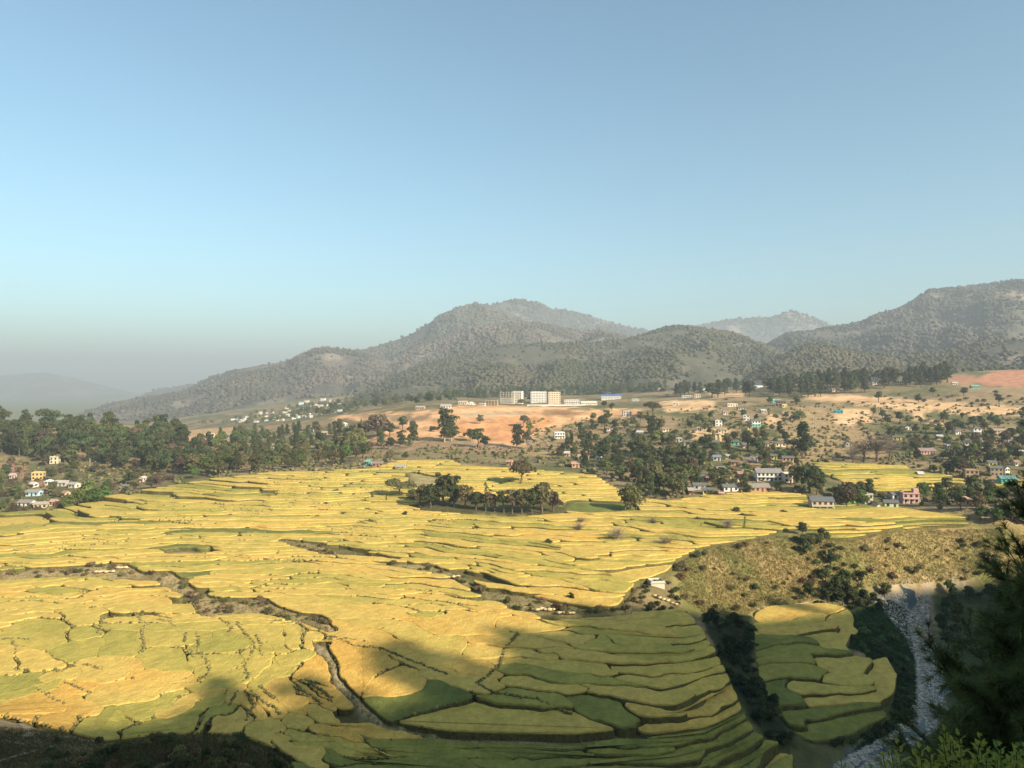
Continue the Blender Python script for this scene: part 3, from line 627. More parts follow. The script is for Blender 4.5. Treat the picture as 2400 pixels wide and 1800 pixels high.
def proto(kind, seed):
    g = np.random.default_rng(seed); cl = []; tp = []
    if kind == 'broad':
        R0 = g.uniform(.19, .33); dx0, dy0 = g.normal()*.05, g.normal()*.05
        for k in range(int(g.integers(10, 19))):
            a = g.random()*6.28; rr_ = R0*g.random()**.6; z = .28+.56*g.random(); f = math.sqrt(max(.15, 1-((z-.56)/.38)**2))
            cl.append((math.cos(a)*rr_*f+dx0*z, math.sin(a)*rr_*f+dy0*z, z, .11+.10*g.random(), .10+.07*g.random()))
        cl.append((dx0, dy0, .58, R0*.8, .22))
        Vc, Fc = clump_crown(cl, 88, .047, g); lim = cl[:5]; tr = .03; top = .6
    elif kind == 'wide':
        for k in range(18):
            a = g.random()*6.28; rr_ = 0.46*g.random()**.6; z = .55+.33*g.random()*(1-rr_)
            cl.append((math.cos(a)*rr_, math.sin(a)*rr_, z, .17+.07*g.random(), .12+.05*g.random()))
        Vc, Fc = clump_crown(cl, 80, .047, g); lim = cl[:6]; tr = .035; top = .6
    elif kind == 'tall':
        z = .16
        while z < .93:
            a = g.random()*6.28; rr_ = .10*g.random()+.03
            cl.append((math.cos(a)*rr_, math.sin(a)*rr_, z, .11+.06*g.random()*(1.1-z), .085+.05*g.random())); z += .045
        Vc, Fc = clump_crown(cl, 70, .034, g); lim = cl[::3]; tr = .022; top = .9
    elif kind == 'pine':
        z = .22
        while z < .97:
            for k in range(3):
                a = g.random()*6.28; rr_ = .25*(1-z)**.7*(.3+.7*g.random())
                cl.append((math.cos(a)*rr_, math.sin(a)*rr_, z+.03*g.random(), .085+.06*(1-z), .06+.02*g.random()))
            z += .062
        Vc, Fc = clump_crown(cl, 34, .036, g); lim = cl[::5]; tr = .022; top = .92
    elif kind == 'bush':
        for k in range(11):
            a = g.random()*6.28; rr_ = .48*g.random()**.6
            cl.append((math.cos(a)*rr_, math.sin(a)*rr_, .22+.5*g.random()*(1-rr_), .24+.12*g.random(), .2+.1*g.random()))
        Vc, Fc = clump_crown(cl, 60, .085, g); lim = cl[:4]; tr = .03; top = .4
    elif kind == 'column':
        for k in range(8):
            cl.append((g.normal()*.02, g.normal()*.02, .12+.1*k, .085-.006*k, .09))
        Vc, Fc = clump_crown(cl, 36, .03, g); lim = cl[:2]; tr = .02; top = .8
    else:  # bare
        parts = []; lim = []
        for k in range(46):
            a = g.random()*6.28; el = .25+1.15*g.random(); L = .16+.22*g.random()
            p = np.array([0, 0, .22+.36*g.random()]); d = np.array([math.cos(a)*math.cos(el), math.sin(a)*math.cos(el), math.sin(el)])
            pts = [p]
            for q in range(4): d = d+g.normal(size=3)*.22; d /= np.linalg.norm(d); pts.append(pts[-1]+d*L/2.4)
            parts.append(tube(pts, [.008, .0065, .005, .004, .002], 3))
            for q in range(9):
                b = pts[1+q % 4]; e = d+g.normal(size=3)*.8; e /= np.linalg.norm(e)
                parts.append(tube([b, b+e*.08, b+e*.15+g.normal(size=3)*.02], [.0045, .0035, .0015], 3))
        V_, F_ = merge(parts); Vc, Fc = np.array(V_), F_; tr = .03; top = .5
    parts = [tube([(0, 0, -.12), (0.01*g.normal(), 0.01*g.normal(), .12), (0.02*g.normal(), .02*g.normal(), top*.55), (.02*g.normal(), 0.02*g.normal(), top)], [tr*1.25, tr, tr*.75, tr*.3], 7)]
    for c in lim:
        z0 = min(top*.8, c[2]*.6); parts.append(tube([(0, 0, z0), (c[0]*.55, c[1]*.55, (z0+c[2])*.55), (c[0], c[1], c[2])], [tr*.45, tr*.3, tr*.12], 5))
    Vt, Ft = merge(parts)
    return (Vc, Fc), (Vt, Ft)
PROTO = {}
def get_proto(kind, leaf, v, bark=None):
    key = (kind, leaf, v)
    if key not in PROTO:
        (Vc, Fc), (Vt, Ft) = proto(kind, hash((kind, v)) % 1000 if False else {'broad': 10, 'wide': 20, 'tall': 30, 'pine': 40, 'bush': 50, 'column': 60, 'bare': 70}[kind]+v*101)
        lm = M_TWIG if leaf == 'bare' else LEAF[leaf]
        PROTO[key] = (fast_mesh(kind+'_crown', Vc, Fc, [lm]), fast_mesh(kind+'_trunk', Vt, Ft, [bark or (M_PALEBARK if kind in ('tall',) else M_BARK)], smooth=True))
    return PROTO[key]
KNAME = dict(broad='broadleaf_tree', wide='spreading_tree', tall='slender_tree', pine='pine_tree', bush='shrub', column='columnar_tree', bare='bare_tree')
def kname(kind, leaf):
    if kind == 'broad': return {'dark': 'evergreen_tree', 'olive': 'olive_green_tree', 'brown': 'russet_tree', 'pale': 'blossoming_tree', 'magenta': 'flowering_tree'}.get(leaf, 'broadleaf_tree')
    if kind == 'bush': return {'dark': 'evergreen_shrub', 'dry': 'dry_shrub', 'brown': 'dry_shrub'}.get(leaf, 'shrub')
    return KNAME[kind]
HOUSES = []     # (x, y, short description) of every labelled house
def beside(x, y, reach):
    b = min(HOUSES, key=lambda q: (q[0]-x)**2+(q[1]-y)**2, default=None)
    return b if b and math.hypot(b[0]-x, b[1]-y) < reach else None
def tree(kind, leaf, loc, h, label, group=None, wide=1.0, rz=None):
    mc, mt_ = get_proto(kind, leaf, random.randrange(6 if kind == 'broad' else 3))
    o = link(kname(kind, leaf), None, None, loc, random.random()*6.28 if rz is None else rz, (h*wide*random.uniform(.88, 1.12), h*wide*random.uniform(.88, 1.12), h))
    o.empty_display_size = 0.1
    tag(o, label, 'shrub' if kind == 'bush' else 'tree', group)
    link('crown', mc, o); link('stem' if kind == 'bush' else 'trunk', mt_, o)
    return o
def stuff_trees(poly, n, leafs, hr, label, name, sp=8, seed=0, y0=60., kinds=('broad',)):
    """trees too far and small to single out: one object"""
    rs = random.Random(seed); P = np.array(poly, float); Vs, Fs, Ms, off, m_, tr_ = [], [], [], 0, 0, 0
    mats = [LEAF[l] for l in leafs]; pts = []
    while m_ < n and tr_ < n*30:
        tr_ += 1; px, py = rs.uniform(P[:, 0].min(), P[:, 0].max()), rs.uniform(P[:, 1].min(), P[:, 1].max())
        if not inpoly(poly, np.array([px]), np.array([py]))[0] or any((px-q[0])**2+((py-q[1])*2.2)**2 < sp*sp for q in pts): continue
        p = hit(px, py, y0)
        if p is None: continue
        pts.append((px, py)); m_ += 1
        mc, mt_ = get_proto(rs.choice(kinds), leafs[0], rs.randrange(3)); V = np.empty(len(mc.vertices)*3, np.float32); mc.vertices.foreach_get('co', V); V = V.reshape(-1, 4, 3)[::2].reshape(-1, 3)
        h = rs.uniform(*hr); a = rs.random()*6.28; c_, s_ = math.cos(a), math.sin(a)
        V = V@np.array([[c_, s_, 0], [-s_, c_, 0], [0, 0, 1]])*h*1.05+np.array(p)
        Vs.append(V); Fs.append(np.arange(len(V)).reshape(-1, 4)+off); Ms.append(np.full(len(V)//4, rs.randrange(len(leafs)))); off += len(V)
    tag(link(name, fast_mesh(name, np.vstack(Vs), np.vstack(Fs), mats, np.concatenate(Ms))), label, kind='stuff')
def scatter(poly, n, mix, hr, texts, group, sp=8, avoid=True, seed=0, wide=1.0, y0=60., hp=None):
    """mix: list of (weight, kind, leaf); texts: label for each mix entry; hp: heights as row height in photo px instead of metres"""
    rs = random.Random(seed); P = np.array(poly, float); x0, x1, a0, a1 = P[:, 0].min(), P[:, 0].max(), P[:, 1].min(), P[:, 1].max(); done = []; tries = 0
    ws = [m[0] for m in mix]
    while len(done) < n and tries < n*40:
        tries += 1; px, py = rs.uniform(x0, x1), rs.uniform(a0, a1)
        if not inpoly(poly, np.array([px]), np.array([py]))[0]: continue
        if avoid and in_fields(np.array([px]), np.array([py]))[0]: continue
        if any((px-q[0])**2+((py-q[1])*2.2)**2 < sp*sp for q in done): continue
        if any(abs(px-b[0]) < b[2]+3 and -3 < py-b[1] < b[3] for b in CLEAR): continue
        p = hit(px, py, y0)
        if p is None: continue
        done.append((px, py)); k = rs.choices(range(len(mix)), ws)[0]; kind, leaf = mix[k][1:3]
        h = rs.uniform(*hr)*(0.38 if kind == 'bush' else 1)
        f = (h/(0.38 if kind == 'bush' else 1)-hr[0])/(hr[1]-hr[0]); size = 'tall' if f > .66 else ('low' if f < .33 else 'middling')
        words = [q for q in texts[k].split() if q not in ('tall', 'small')]; sub = beside(p[0], p[1], 26)
        text = size+' '+' '.join(words)
        if sub:
            at = [q for q, w_ in enumerate(words) if w_ in ('in', 'on', 'among', 'along', 'behind', 'around', 'at', 'between', 'crowding')]+[len(words)]
            text = size+' '+' '.join(words[:at[0]])+(' behind ' if p[1] > sub[1]+2 else (' in front of ' if p[1] < sub[1]-4 else ' beside '))+sub[2]
        tree(kind, leaf, (p[0], p[1], p[2]-0.1), h, text, text+' set', wide)
    return len(done)
CLEAR = []      # house fronts kept free of trees: (px, base row, half width, rows below)
# ------------------------------------------------------------------ houses
_PM = {}
def paintm(c, rough=0.85, n=0.12):
    key = (tuple(c), rough)
    if key not in _PM: _PM[key] = mat('paint_%d' % len(_PM), c, rough, n, 1.2)
    return _PM[key]
WHITE = (.62, .595, .54); CREAM = (.66, .56, .40); SLATE = (.13, .125, .115); BRICK = (.42, .20, .12); TAN = (.45, .34, .22); GREY = (.36, .34, .31); PINK = (.52, .34, .29)
M_PANE = mat('window_glass', (0.03, 0.035, 0.04), 0.15, spec=0.5); M_DOOR = mat('door_wood', (0.10, 0.055, 0.03), 0.7, 0.2, 3); M_FRAME = mat('window_frame_wood', (0.16, 0.10, 0.06), 0.7, 0.2, 3)
def bxs(boxes):
    V, Fc = [], []
    for x0, x1, y0, y1, z0, z1 in boxes:
        o = len(V); V += [(x, y, z) for z in (z0, z1) for y in (y0, y1) for x in (x0, x1)]
        Fc += [tuple(q+o for q in f) for f in ((0, 2, 3, 1), (4, 5, 7, 6), (0, 1, 5, 4), (2, 6, 7, 3), (0, 4, 6, 2), (1, 3, 7, 5))]
    return V, Fc
def part(name, boxes, m, parent, loc=None):
    V, Fc = bxs(boxes); return link(name, fast_mesh(name, V, Fc, [m]), parent, loc)
def _win(w_, h_):
    f = .09
    fr = fast_mesh('window', *bxs([(-w_/2, w_/2, -.10, .05, -f, 0), (-w_/2, w_/2, -.10, .05, h_, h_+f), (-w_/2-f, -w_/2, -.10, .05, -f, h_+f), (w_/2, w_/2+f, -.10, .05, -f, h_+f)]), [M_FRAME])
    pn = fast_mesh('pane', *bxs([(-w_/2, w_/2, -.045, .03, 0, h_)]), [M_PANE]); return fr, pn
WINS = _win(1.05, 1.25)
DOORM = fast_mesh('door', *bxs([(-.5, .5, -.07, .04, 0, 2.0)]), [M_DOOR])
def roof_mesh(kind, W, D, h, m, pitch):
    o = 0.55; t = .14; x, y = W/2+o, D/2+o; rh = pitch
    if kind == 'gable':      # ridge along the front
        S = [(-x, -y, h-.1), (x, -y, h-.1), (x, 0, h+rh), (-x, 0, h+rh), (x, y, h-.1), (-x, y, h-.1)]
        F_ = [(0, 1, 2, 3), (3, 2, 4, 5)]
    elif kind == 'front':    # gable end to the front
        S = [(-x, -y, h-.1), (0, -y, h+rh), (0, y, h+rh), (-x, y, h-.1), (x, -y, h-.1), (x, y, h-.1)]
        F_ = [(0, 1, 2, 3), (1, 4, 5, 2)]
    elif kind == 'hip':
        r = max(.4, x-y)
        S = [(-x, -y, h-.1), (x, -y, h-.1), (x, y, h-.1), (-x, y, h-.1), (-r, 0, h+rh), (r, 0, h+rh)]
        F_ = [(0, 1, 5, 4), (1, 2, 5), (2, 3, 4, 5), (3, 0, 4)]
    else:
        S = [(-x, -y, h+.05), (x, -y, h+.05), (x, y, h+rh), (-x, y, h+rh)]; F_ = [(0, 1, 2, 3)]
    n = len(S); V = S+[(a, b, c+t) for a, b, c in S]
    Fc = [tuple(reversed(f)) for f in F_]+[tuple(q+n for q in f) for f in F_]
    ed = {}
    for f in F_:
        for a, b in zip(f, f[1:]+f[:1]): ed[(a, b)] = 1
    for a, b in ed:
        if (b, a) not in ed: Fc.append((a, b, b+n, a+n))
    return fast_mesh('roof', V, Fc, [m])
def short_name(label):
    w_ = label.split()
    for k in range(3, len(w_)):
        if w_[k] in ('with', 'beside', 'on', 'at', 'below', 'among', 'in', 'between', 'under', 'next', 'behind', 'above', 'around', 'standing', 'alone', 'half', 'left', 'right', 'near', 'built', 'uphill', 'just', 'rising', 'adjoining', 'by', 'beyond', 'joined') and not (k == 3 and w_[k] == 'with'): return 'the '+' '.join(w_[:k])
        if k == 7: break
    return 'the '+' '.join(w_[:8]) if len(w_) <= 8 or w_[7] not in ('the', 'a', 'and') else 'the '+' '.join(w_[:7])
def house(px, py, wpx, st, wall, roof, rcol, label, depth=None, rot=None, win=True, cat='house', group=None, pitch=None, balcony=False, hpx=None, base=None, name='house', y0=100., clear=True, door=True):
    p = hit(px, py, y0)
    if p is None: print('NO HIT', label); return None
    y = p[1]; W = wpx*.92*y/F; sh = 2.5; h = st*sh if hpx is None else hpx*y/F
    D = depth or min(max(4.5, W*.6), 9); rz = random.uniform(-.35, .2) if rot is None else math.radians(rot)
    o = link(name, None, None, (p[0], p[1]+D/2, p[2]), rz); o.empty_display_size = .1; tag(o, label, cat, group)
    wm = paintm(wall); x = W/2; ph = pitch if pitch is not None else min(2.2, D*.28)
    V, Fc = bxs([(-x, x, -D/2, D/2, -3.0, h)])
    if roof == 'gable':
        k = len(V); V += [(-x, -D/2, h), (-x, D/2, h), (-x, 0, h+ph*.92), (x, -D/2, h), (x, D/2, h), (x, 0, h+ph*.92)]; Fc += [(k, k+2, k+1), (k+3, k+4, k+5), (k, k+3, k+5, k+2), (k+1, k+2, k+5, k+4)]
    if roof == 'front':
        k = len(V); V += [(-x, -D/2, h), (x, -D/2, h), (0, -D/2, h+ph*.92), (-x, D/2, h), (x, D/2, h), (0, D/2, h+ph*.92)]; Fc += [(k, k+1, k+2), (k+3, k+5, k+4), (k, k+2, k+5, k+3), (k+1, k+4, k+5, k+2)]
    link('wall', fast_mesh('wall', V, Fc, [wm]), o)
    if base: part('lower_wall', [(-x-.03, x+.03, -D/2-.03, D/2+.03, -3.1, sh*.97)], paintm(base), o)
    rm = paintm(rcol, .7, .25)
    if roof == 'flat':
        part('roof', [(-x-.35, x+.35, -D/2-.35, D/2+.35, h, h+.18)], rm, o)
        part('parapet', [(-x, x, -D/2, -D/2+.15, h+.18, h+.75), (-x, x, D/2-.15, D/2, h+.18, h+.75), (-x, -x+.15, -D/2+.15, D/2-.15, h+.18, h+.75), (x-.15, x, -D/2+.15, D/2-.15, h+.18, h+.75)], wm, o)
    else: link('roof', roof_mesh(roof, W, D, h, rm, ph), o)
    if win:
        n = max(2, int(W/2.3)); bo = -.03 if base else 0
        for s in range(max(1, int(round(h/sh)))):
            for i in range(n):
                wx = -x+W*(i+.5)/n
                if s == 0 and i == n//2 and door: link('door', DOORM, o, (wx, -D/2+bo, 0.0)); continue
                f = link('window', WINS[0], o, (wx, -D/2+(bo if s == 0 else 0), s*sh+.85)); link('pane', WINS[1], f)
        for s in range(max(1, int(round(h/sh)))):
            f = link('window', WINS[0], o, (x-bo*(s == 0), 0, s*sh+.85), math.pi/2); link('pane', WINS[1], f)
    if balcony:
        part('balcony', [(-x, x, -D/2-1.3, -D/2-.02, sh-.12, sh)], paintm(GREY), o)
        part('railing', [(-x, x, -D/2-1.3, -D/2-1.24, sh+.75, sh+.83)]+[(-x+W*i/10-.025, -x+W*i/10+.025, -D/2-1.29, -D/2-1.25, sh, sh+.75) for i in range(1, 10)], paintm(WHITE), o)
        for i in range(4): part('post', [(-x+(W-.3)*i/3, -x+(W-.3)*i/3+.22, -D/2-1.28, -D/2-1.05, -2, sh-.12)], paintm(WHITE), o)
    if clear:
        CLEAR.append((px, py, wpx*.5, 14*400/y+6)); HOUSES.append((p[0], p[1]+D/2, short_name(label)))
    return o
HS = [ # px, base row, width px, storeys, wall, roof kind, roof colour, label, options
 (1636, 933, 15, 2, CREAM, 'flat', CREAM, 'cream two-storey flat-roofed block on the edge of the orange cutting', {}),
 (1717, 953, 26, 1, CREAM, 'flat', GREY, 'long cream single-storey house with flat roof below the orange cutting', {}),
 (1739, 961, 20, 1, TAN, 'gable', SLATE, 'brown mud-walled shed beside the long cream flat-roofed house', {}),
 (1685, 999, 17, 2, WHITE, 'front', (.5, .48, .44), 'white two-storey gabled house alone on a bare earth terrace', {}),
 (1751, 986, 15, 2, WHITE, 'front', (.55, .53, .5), 'small white gabled house uphill of the teal and white house', {}),
 (1772, 1000, 23, 2, WHITE, 'gable', SLATE, 'two-storey house with white upper floor and teal lower floor', dict(base=(.10, .35, .33))),
 (1693, 1015, 22, 1, (.45, .42, .3), 'hip', (.20, .19, .13), 'low olive-roofed house just below the bare earth terrace', {}),
 (1592, 1043, 17, 2, GREY, 'flat', GREY, 'grey two-storey concrete house beside the dense grove', {}),
 (1614, 1045, 21, 1, (.5, .47, .42), 'gable', SLATE, 'pale long cottage next to the grey concrete house', {}),
 (1680, 1044, 15, 1, PINK, 'gable', SLATE, 'pink-walled cottage between two dark trees', {}),
 (1724, 1043, 20, 1, (.10, .50, .38), 'gable', SLATE, 'turquoise-walled cottage on the hillside', {}),
 (1794, 1047, 18, 1, CREAM, 'gable', (.16, .12, .09), 'cream cottage with brown roof on the hillside', {}),
 (1830, 1047, 25, 1, (.70, .55, .38), 'gable', SLATE, 'long peach-walled cottage under the tall conifer', {}),
 (1683, 1080, 18, 1, WHITE, 'gable', (.18, .22, .30), 'white cottage with blue-grey roof among the village trees', {}),
 (1643, 1088, 19, 1, (.52, .46, .22), 'gable', (.18, .13, .10), 'mustard-walled cottage with brown roof at the grove edge', {}),
 (1816, 1077, 15, 1, (.50, .52, .10), 'gable', SLATE, 'small lime yellow cottage next to the magenta flowering tree', {}),
 (1849, 1091, 27, 2, (.58, .30, .19), 'gable', SLATE, 'salmon brick two-storey house with slate roof', {}),
 (1725, 1092, 20, 1, (.52, .26, .16), 'gable', (.20, .14, .10), 'orange brick cottage with brown roof in the village', {}),
 (1690, 1108, 22, 1, (.36, .22, .14), 'gable', (.22, .19, .16), 'dull brick cottage behind the slate-roofed row', {}),
 (1805, 1128, 62, 2, WHITE, 'gable', (.24, .22, .20), 'long white two-storey house with grey roof in the village centre', dict(balcony=True, rot=-4)),
 (1848, 1131, 22, 2, (.68, .52, .45), 'flat', (.45, .36, .30), 'pale pink flat-roofed house adjoining the long white house', {}),
 (1771, 1117, 16, 1, (.60, .50, .05), 'flat', (.08, .14, .26), 'bright yellow annexe with dark blue roof at the end of the long white house', {}),
 (1665, 1160, 34, 1, (.62, .52, .18), 'gable', SLATE, 'yellow-walled farmhouse with slate roof on the rice field edge', dict(rot=-8)),
 (1713, 1152, 38, 1, WHITE, 'gable', SLATE, 'white-walled farmhouse with broad slate roof beside the yellow farmhouse', dict(rot=5)),
 (1640, 1148, 30, 1, GREY, 'gable', SLATE, 'grey farmhouse with slate roof half hidden behind the yellow one', {}),
 (1781, 1153, 50, 1, (.45, .24, .16), 'gable', (.24, .21, .18), 'long red brick barn with slate roof on the rice field edge', dict(rot=3)),
 (1832, 952, 26, 2, (.22, .14, .09), 'gable', (.16, .13, .11), 'dark brown timber house at the foot of the pine wood', dict(balcony=True)),
 (1822, 944, 20, 1, (.45, .62, .55), 'gable', (.05, .55, .55), 'house with bright turquoise roof beside the dark timber house', {}),
 (1840, 955, 11, 1, (.72, .62, .25), 'flat', (.6, .5, .2), 'tiny yellow house in front of the dark timber house', {}),
 (1967, 969, 22, 1, (.06, .30, .42), 'flat', (.15, .55, .15), 'blue and green hut on the bare dry slope', {}),
 (2051, 902, 15, 4, WHITE, 'flat', WHITE, 'tall narrow white house rising among the pines', {}),
 (2288, 910, 19, 1, (.10, .42, .30), 'gable', (.15, .35, .30), 'green hut below the red earth cutting', {}),
 (2240, 902, 12, 1, WHITE, 'gable', (.5, .45, .4), 'small white hut beside the red earth bank', {}),
 (2175, 1065, 40, 1, (.48, .23, .25), 'gable', (.24, .17, .15), 'long rose pink house with brown roof under the big trees', dict(balcony=False)),
 (2105, 1032, 20, 1, (.62, .52, .14), 'gable', SLATE, 'low yellow cottage beside the dry maize terraces', {}),
 (2245, 1018, 14, 1, WHITE, 'gable', SLATE, 'white cottage with slate roof in the upper right hamlet', {}),
 (2292, 1018, 19, 2, WHITE, 'hip', SLATE, 'white two-storey house with hipped slate roof in the upper right hamlet', {}),
 (2345, 1016, 28, 1, TAN, 'gable', (.3, .24, .18), 'long tan house at the end of the upper right hamlet', {}),
 (2270, 1044, 14, 1, CREAM, 'gable', (.55, .50, .42), 'cream cottage above the dense trees', {}),
 (2328, 1093, 20, 1, (.52, .55, .06), 'gable', SLATE, 'lime-walled house with slate roof above the stone house', {}),
 (2337, 1116, 30, 2, (.26, .20, .15), 'gable', SLATE, 'dark stone farmhouse with white end gable', dict(rot=-6)),
 (2359, 1116, 15, 2, WHITE, 'front', SLATE, 'tall white gable house built against the dark stone farmhouse', dict(rot=20)),
 (2281, 1122, 30, 2, (.40, .27, .18), 'flat', (.3, .22, .15), 'unfinished tan brick house with open upper floor', {}),
 (2366, 1142, 36, 2, (.09, .38, .32), 'gable', (.12, .25, .23), 'teal green two-storey house with a row of windows', dict(rot=-6)),
 (2338, 1140, 17, 1, (.55, .24, .12), 'gable', (.40, .30, .2), 'small orange brick shed beside the teal green house', {}),
 (2137, 1180, 40, 2, (.50, .29, .24), 'flat', (.42, .27, .22), 'salmon pink two-storey house with flat roof and stair tower', dict(balcony=True, rot=-6)),
 (2104, 1170, 30, 1, WHITE, 'gable', SLATE, 'white house with slate roof adjoining the salmon pink house', {}),
 (2092, 1190, 32, 1, (.50, .58, .36), 'gable', SLATE, 'pale green house with slate roof below the white one', {}),
 (2036, 1182, 22, 2, (.40, .36, .28), 'flat', GREY, 'bare concrete two-storey house with open ground floor', {}),
 (1995, 1182, 26, 1, (.16, .52, .10), 'gable', (.40, .45, .38), 'bright green cottage behind the orchard tree', {}),
 (1930, 1198, 54, 2, (.46, .35, .22), 'gable', (.12, .125, .14), 'long slate-roofed farmhouse standing in the rice fields', dict(rot=-5, balcony=True)),
 (2270, 1184, 16, 1, (.55, .30, .20), 'lean', (.45, .28, .2), 'small salmon shed among haystacks', {}),
 (1311, 1028, 27, 2, WHITE, 'flat', GREY, 'white house with open colonnade above the footpath', dict(balcony=True)),
 (1470, 976, 22, 2, (.42, .38, .34), 'flat', GREY, 'grey concrete house under the orange cutting near the grove top', {}),
 (1352, 1096, 26, 1, (.52, .30, .2), 'gable', (.42, .24, .17), 'salmon cottage with rusty roof at the grove foot', {}),
 (1368, 1078, 28, 1, (.62, .52, .24), 'gable', (.35, .22, .16), 'yellow cottage just above the salmon cottage', {}),
 (1404, 1082, 14, 1, WHITE, 'gable', (.5, .46, .40), 'white hut beside the grove foot', {}),
 (1195, 1091, 14, 1, (.52, .28, .18), 'gable', (.4, .22, .15), 'small orange hut at the upper edge of the paddies', {}),
 (939, 1103, 22, 1, (.55, .52, .44), 'gable', (.30, .29, .26), 'cream hut with grey roof on the upper paddy edge', {}),
 (884, 1095, 26, 1, (.30, .17, .11), 'gable', (.22, .17, .14), 'brown shed with red brick end by the dark bush', {}),
 (861, 1091, 12, 1, (.10, .38, .32), 'lean', (.25, .35, .30), 'teal lean-to next to the brown shed', {}),
 (1540, 1376, 36, 1, (.50, .46, .36), 'flat', (.46, .41, .31), 'low whitewashed stone shed at the bluff edge', dict(win=False, hpx=9)),
 (86, 1125, 27, 2, (.58, .40, .17), 'flat', (.45, .35, .2), 'yellow two-storey house in the left-hand village', {}),
 (112, 1137, 15, 1, WHITE, 'hip', (.6, .58, .52), 'white hut with pale roof on bare earth', {}),
 (142, 1140, 32, 1, (.48, .44, .38), 'gable', (.42, .38, .33), 'long grey-roofed house behind the white hut', {}),
 (75, 1163, 34, 1, (.42, .60, .66), 'gable', (.24, .25, .23), 'pale blue house with dark grey roof', {}),
 (57, 1188, 36, 1, (.64, .60, .52), 'gable', (.24, .20, .17), 'long white house with brown roof by the field edge', {}),
 (92, 1192, 30, 1, (.55, .42, .22), 'gable', (.34, .29, .23), 'tan-walled house by the field edge', {}),
 (123, 1186, 15, 1, (.55, .36, .25), 'gable', (.4, .28, .2), 'salmon cottage next to the tan-walled house', {}),
 (170, 1144, 22, 1, (.60, .52, .45), 'gable', (.35, .32, .28), 'pinkish cottage beside the big green trees', {}),
 (75, 1143, 11, 1, WHITE, 'gable', (.5, .48, .44), 'tiny white hut above the pale blue house', {}),
 (125, 1087, 20, 2, (.58, .52, .36), 'flat', (.45, .4, .3), 'cream two-storey house under the wooded hill', {}),
 (26, 1122, 11, 1, (.60, .45, .42), 'gable', (.4, .3, .28), 'small pale pink hut near the red earth patch', {}),
 (331, 1130, 9, 1, (.60, .50, .40), 'front', (.45, .4, .34), 'lone tiny cream hut on the scrubby slope', {}),
 (528, 1026, 11, 1, (.03, .16, .45), 'flat', (.3, .32, .36), 'bright blue shed on the bare orange ground', dict(win=False)),
 (490, 1024, 20, 1, (.62, .52, .38), 'gable', (.55, .50, .42), 'long pale shed on the bare orange ground', {}),
 (727, 1014, 16, 2, (.60, .64, .58), 'gable', (.50, .55, .52), 'pale grey-green house among the middle wood', {}),
 (805, 999, 13, 1, WHITE, 'front', (.62, .60, .56), 'white gabled hut at the foot of the sandy cutting', {}),
 (1545, 915, 32, 1, CREAM, 'gable', (.45, .42, .36), 'pale long house at the forest edge', {}),
 (1660, 918, 30, 1, WHITE, 'gable', (.5, .48, .44), 'white long house under the first pines', {}),
 (1766, 911, 48, 1, (.72, .72, .74), 'gable', (.60, .60, .62), 'very long white building between the pine trunks', {}),
 (1566, 929, 12, 1, WHITE, 'front', (.5, .48, .44), 'white hut with front gable at the forest edge', {}),
 (1612, 932, 26, 1, WHITE, 'flat', (.5, .46, .4), 'low white row house beside the cream block', {}),
 (1085, 948, 22, 1, CREAM, 'gable', (.45, .35, .28), 'cream bungalow above the sandy slope', {}),
 (1105, 949, 18, 1, WHITE, 'front', (.52, .47, .40), 'white front-gabled bungalow above the sandy slope', {}),
 (985, 960, 22, 1, TAN, 'gable', (.36, .30, .24), 'tan shed at the top of the cutting', {}),
 (1045, 957, 26, 1, WHITE, 'gable', (.35, .32, .30), 'white shed with dark roof at the top of the cutting', {}),
 (908, 942, 12, 1, WHITE, 'gable', (.6, .58, .55), 'lone white house on the slope under the mountain', dict(y0=900.)),
]
random.seed(21)
CLEAR.append((2051, 902, 14, 34)); CLEAR.append((1766, 911, 26, 16))
for a in HS: house(*a[:8], **a[8])
o = [q for q in COL.objects if q.get('label', '').startswith('salmon pink two-storey')][0]
part('stair_tower', [(1.6, 4.2, -1.5, 1.5, 5.58, 7.8)], paintm((.52, .31, .26)), o)
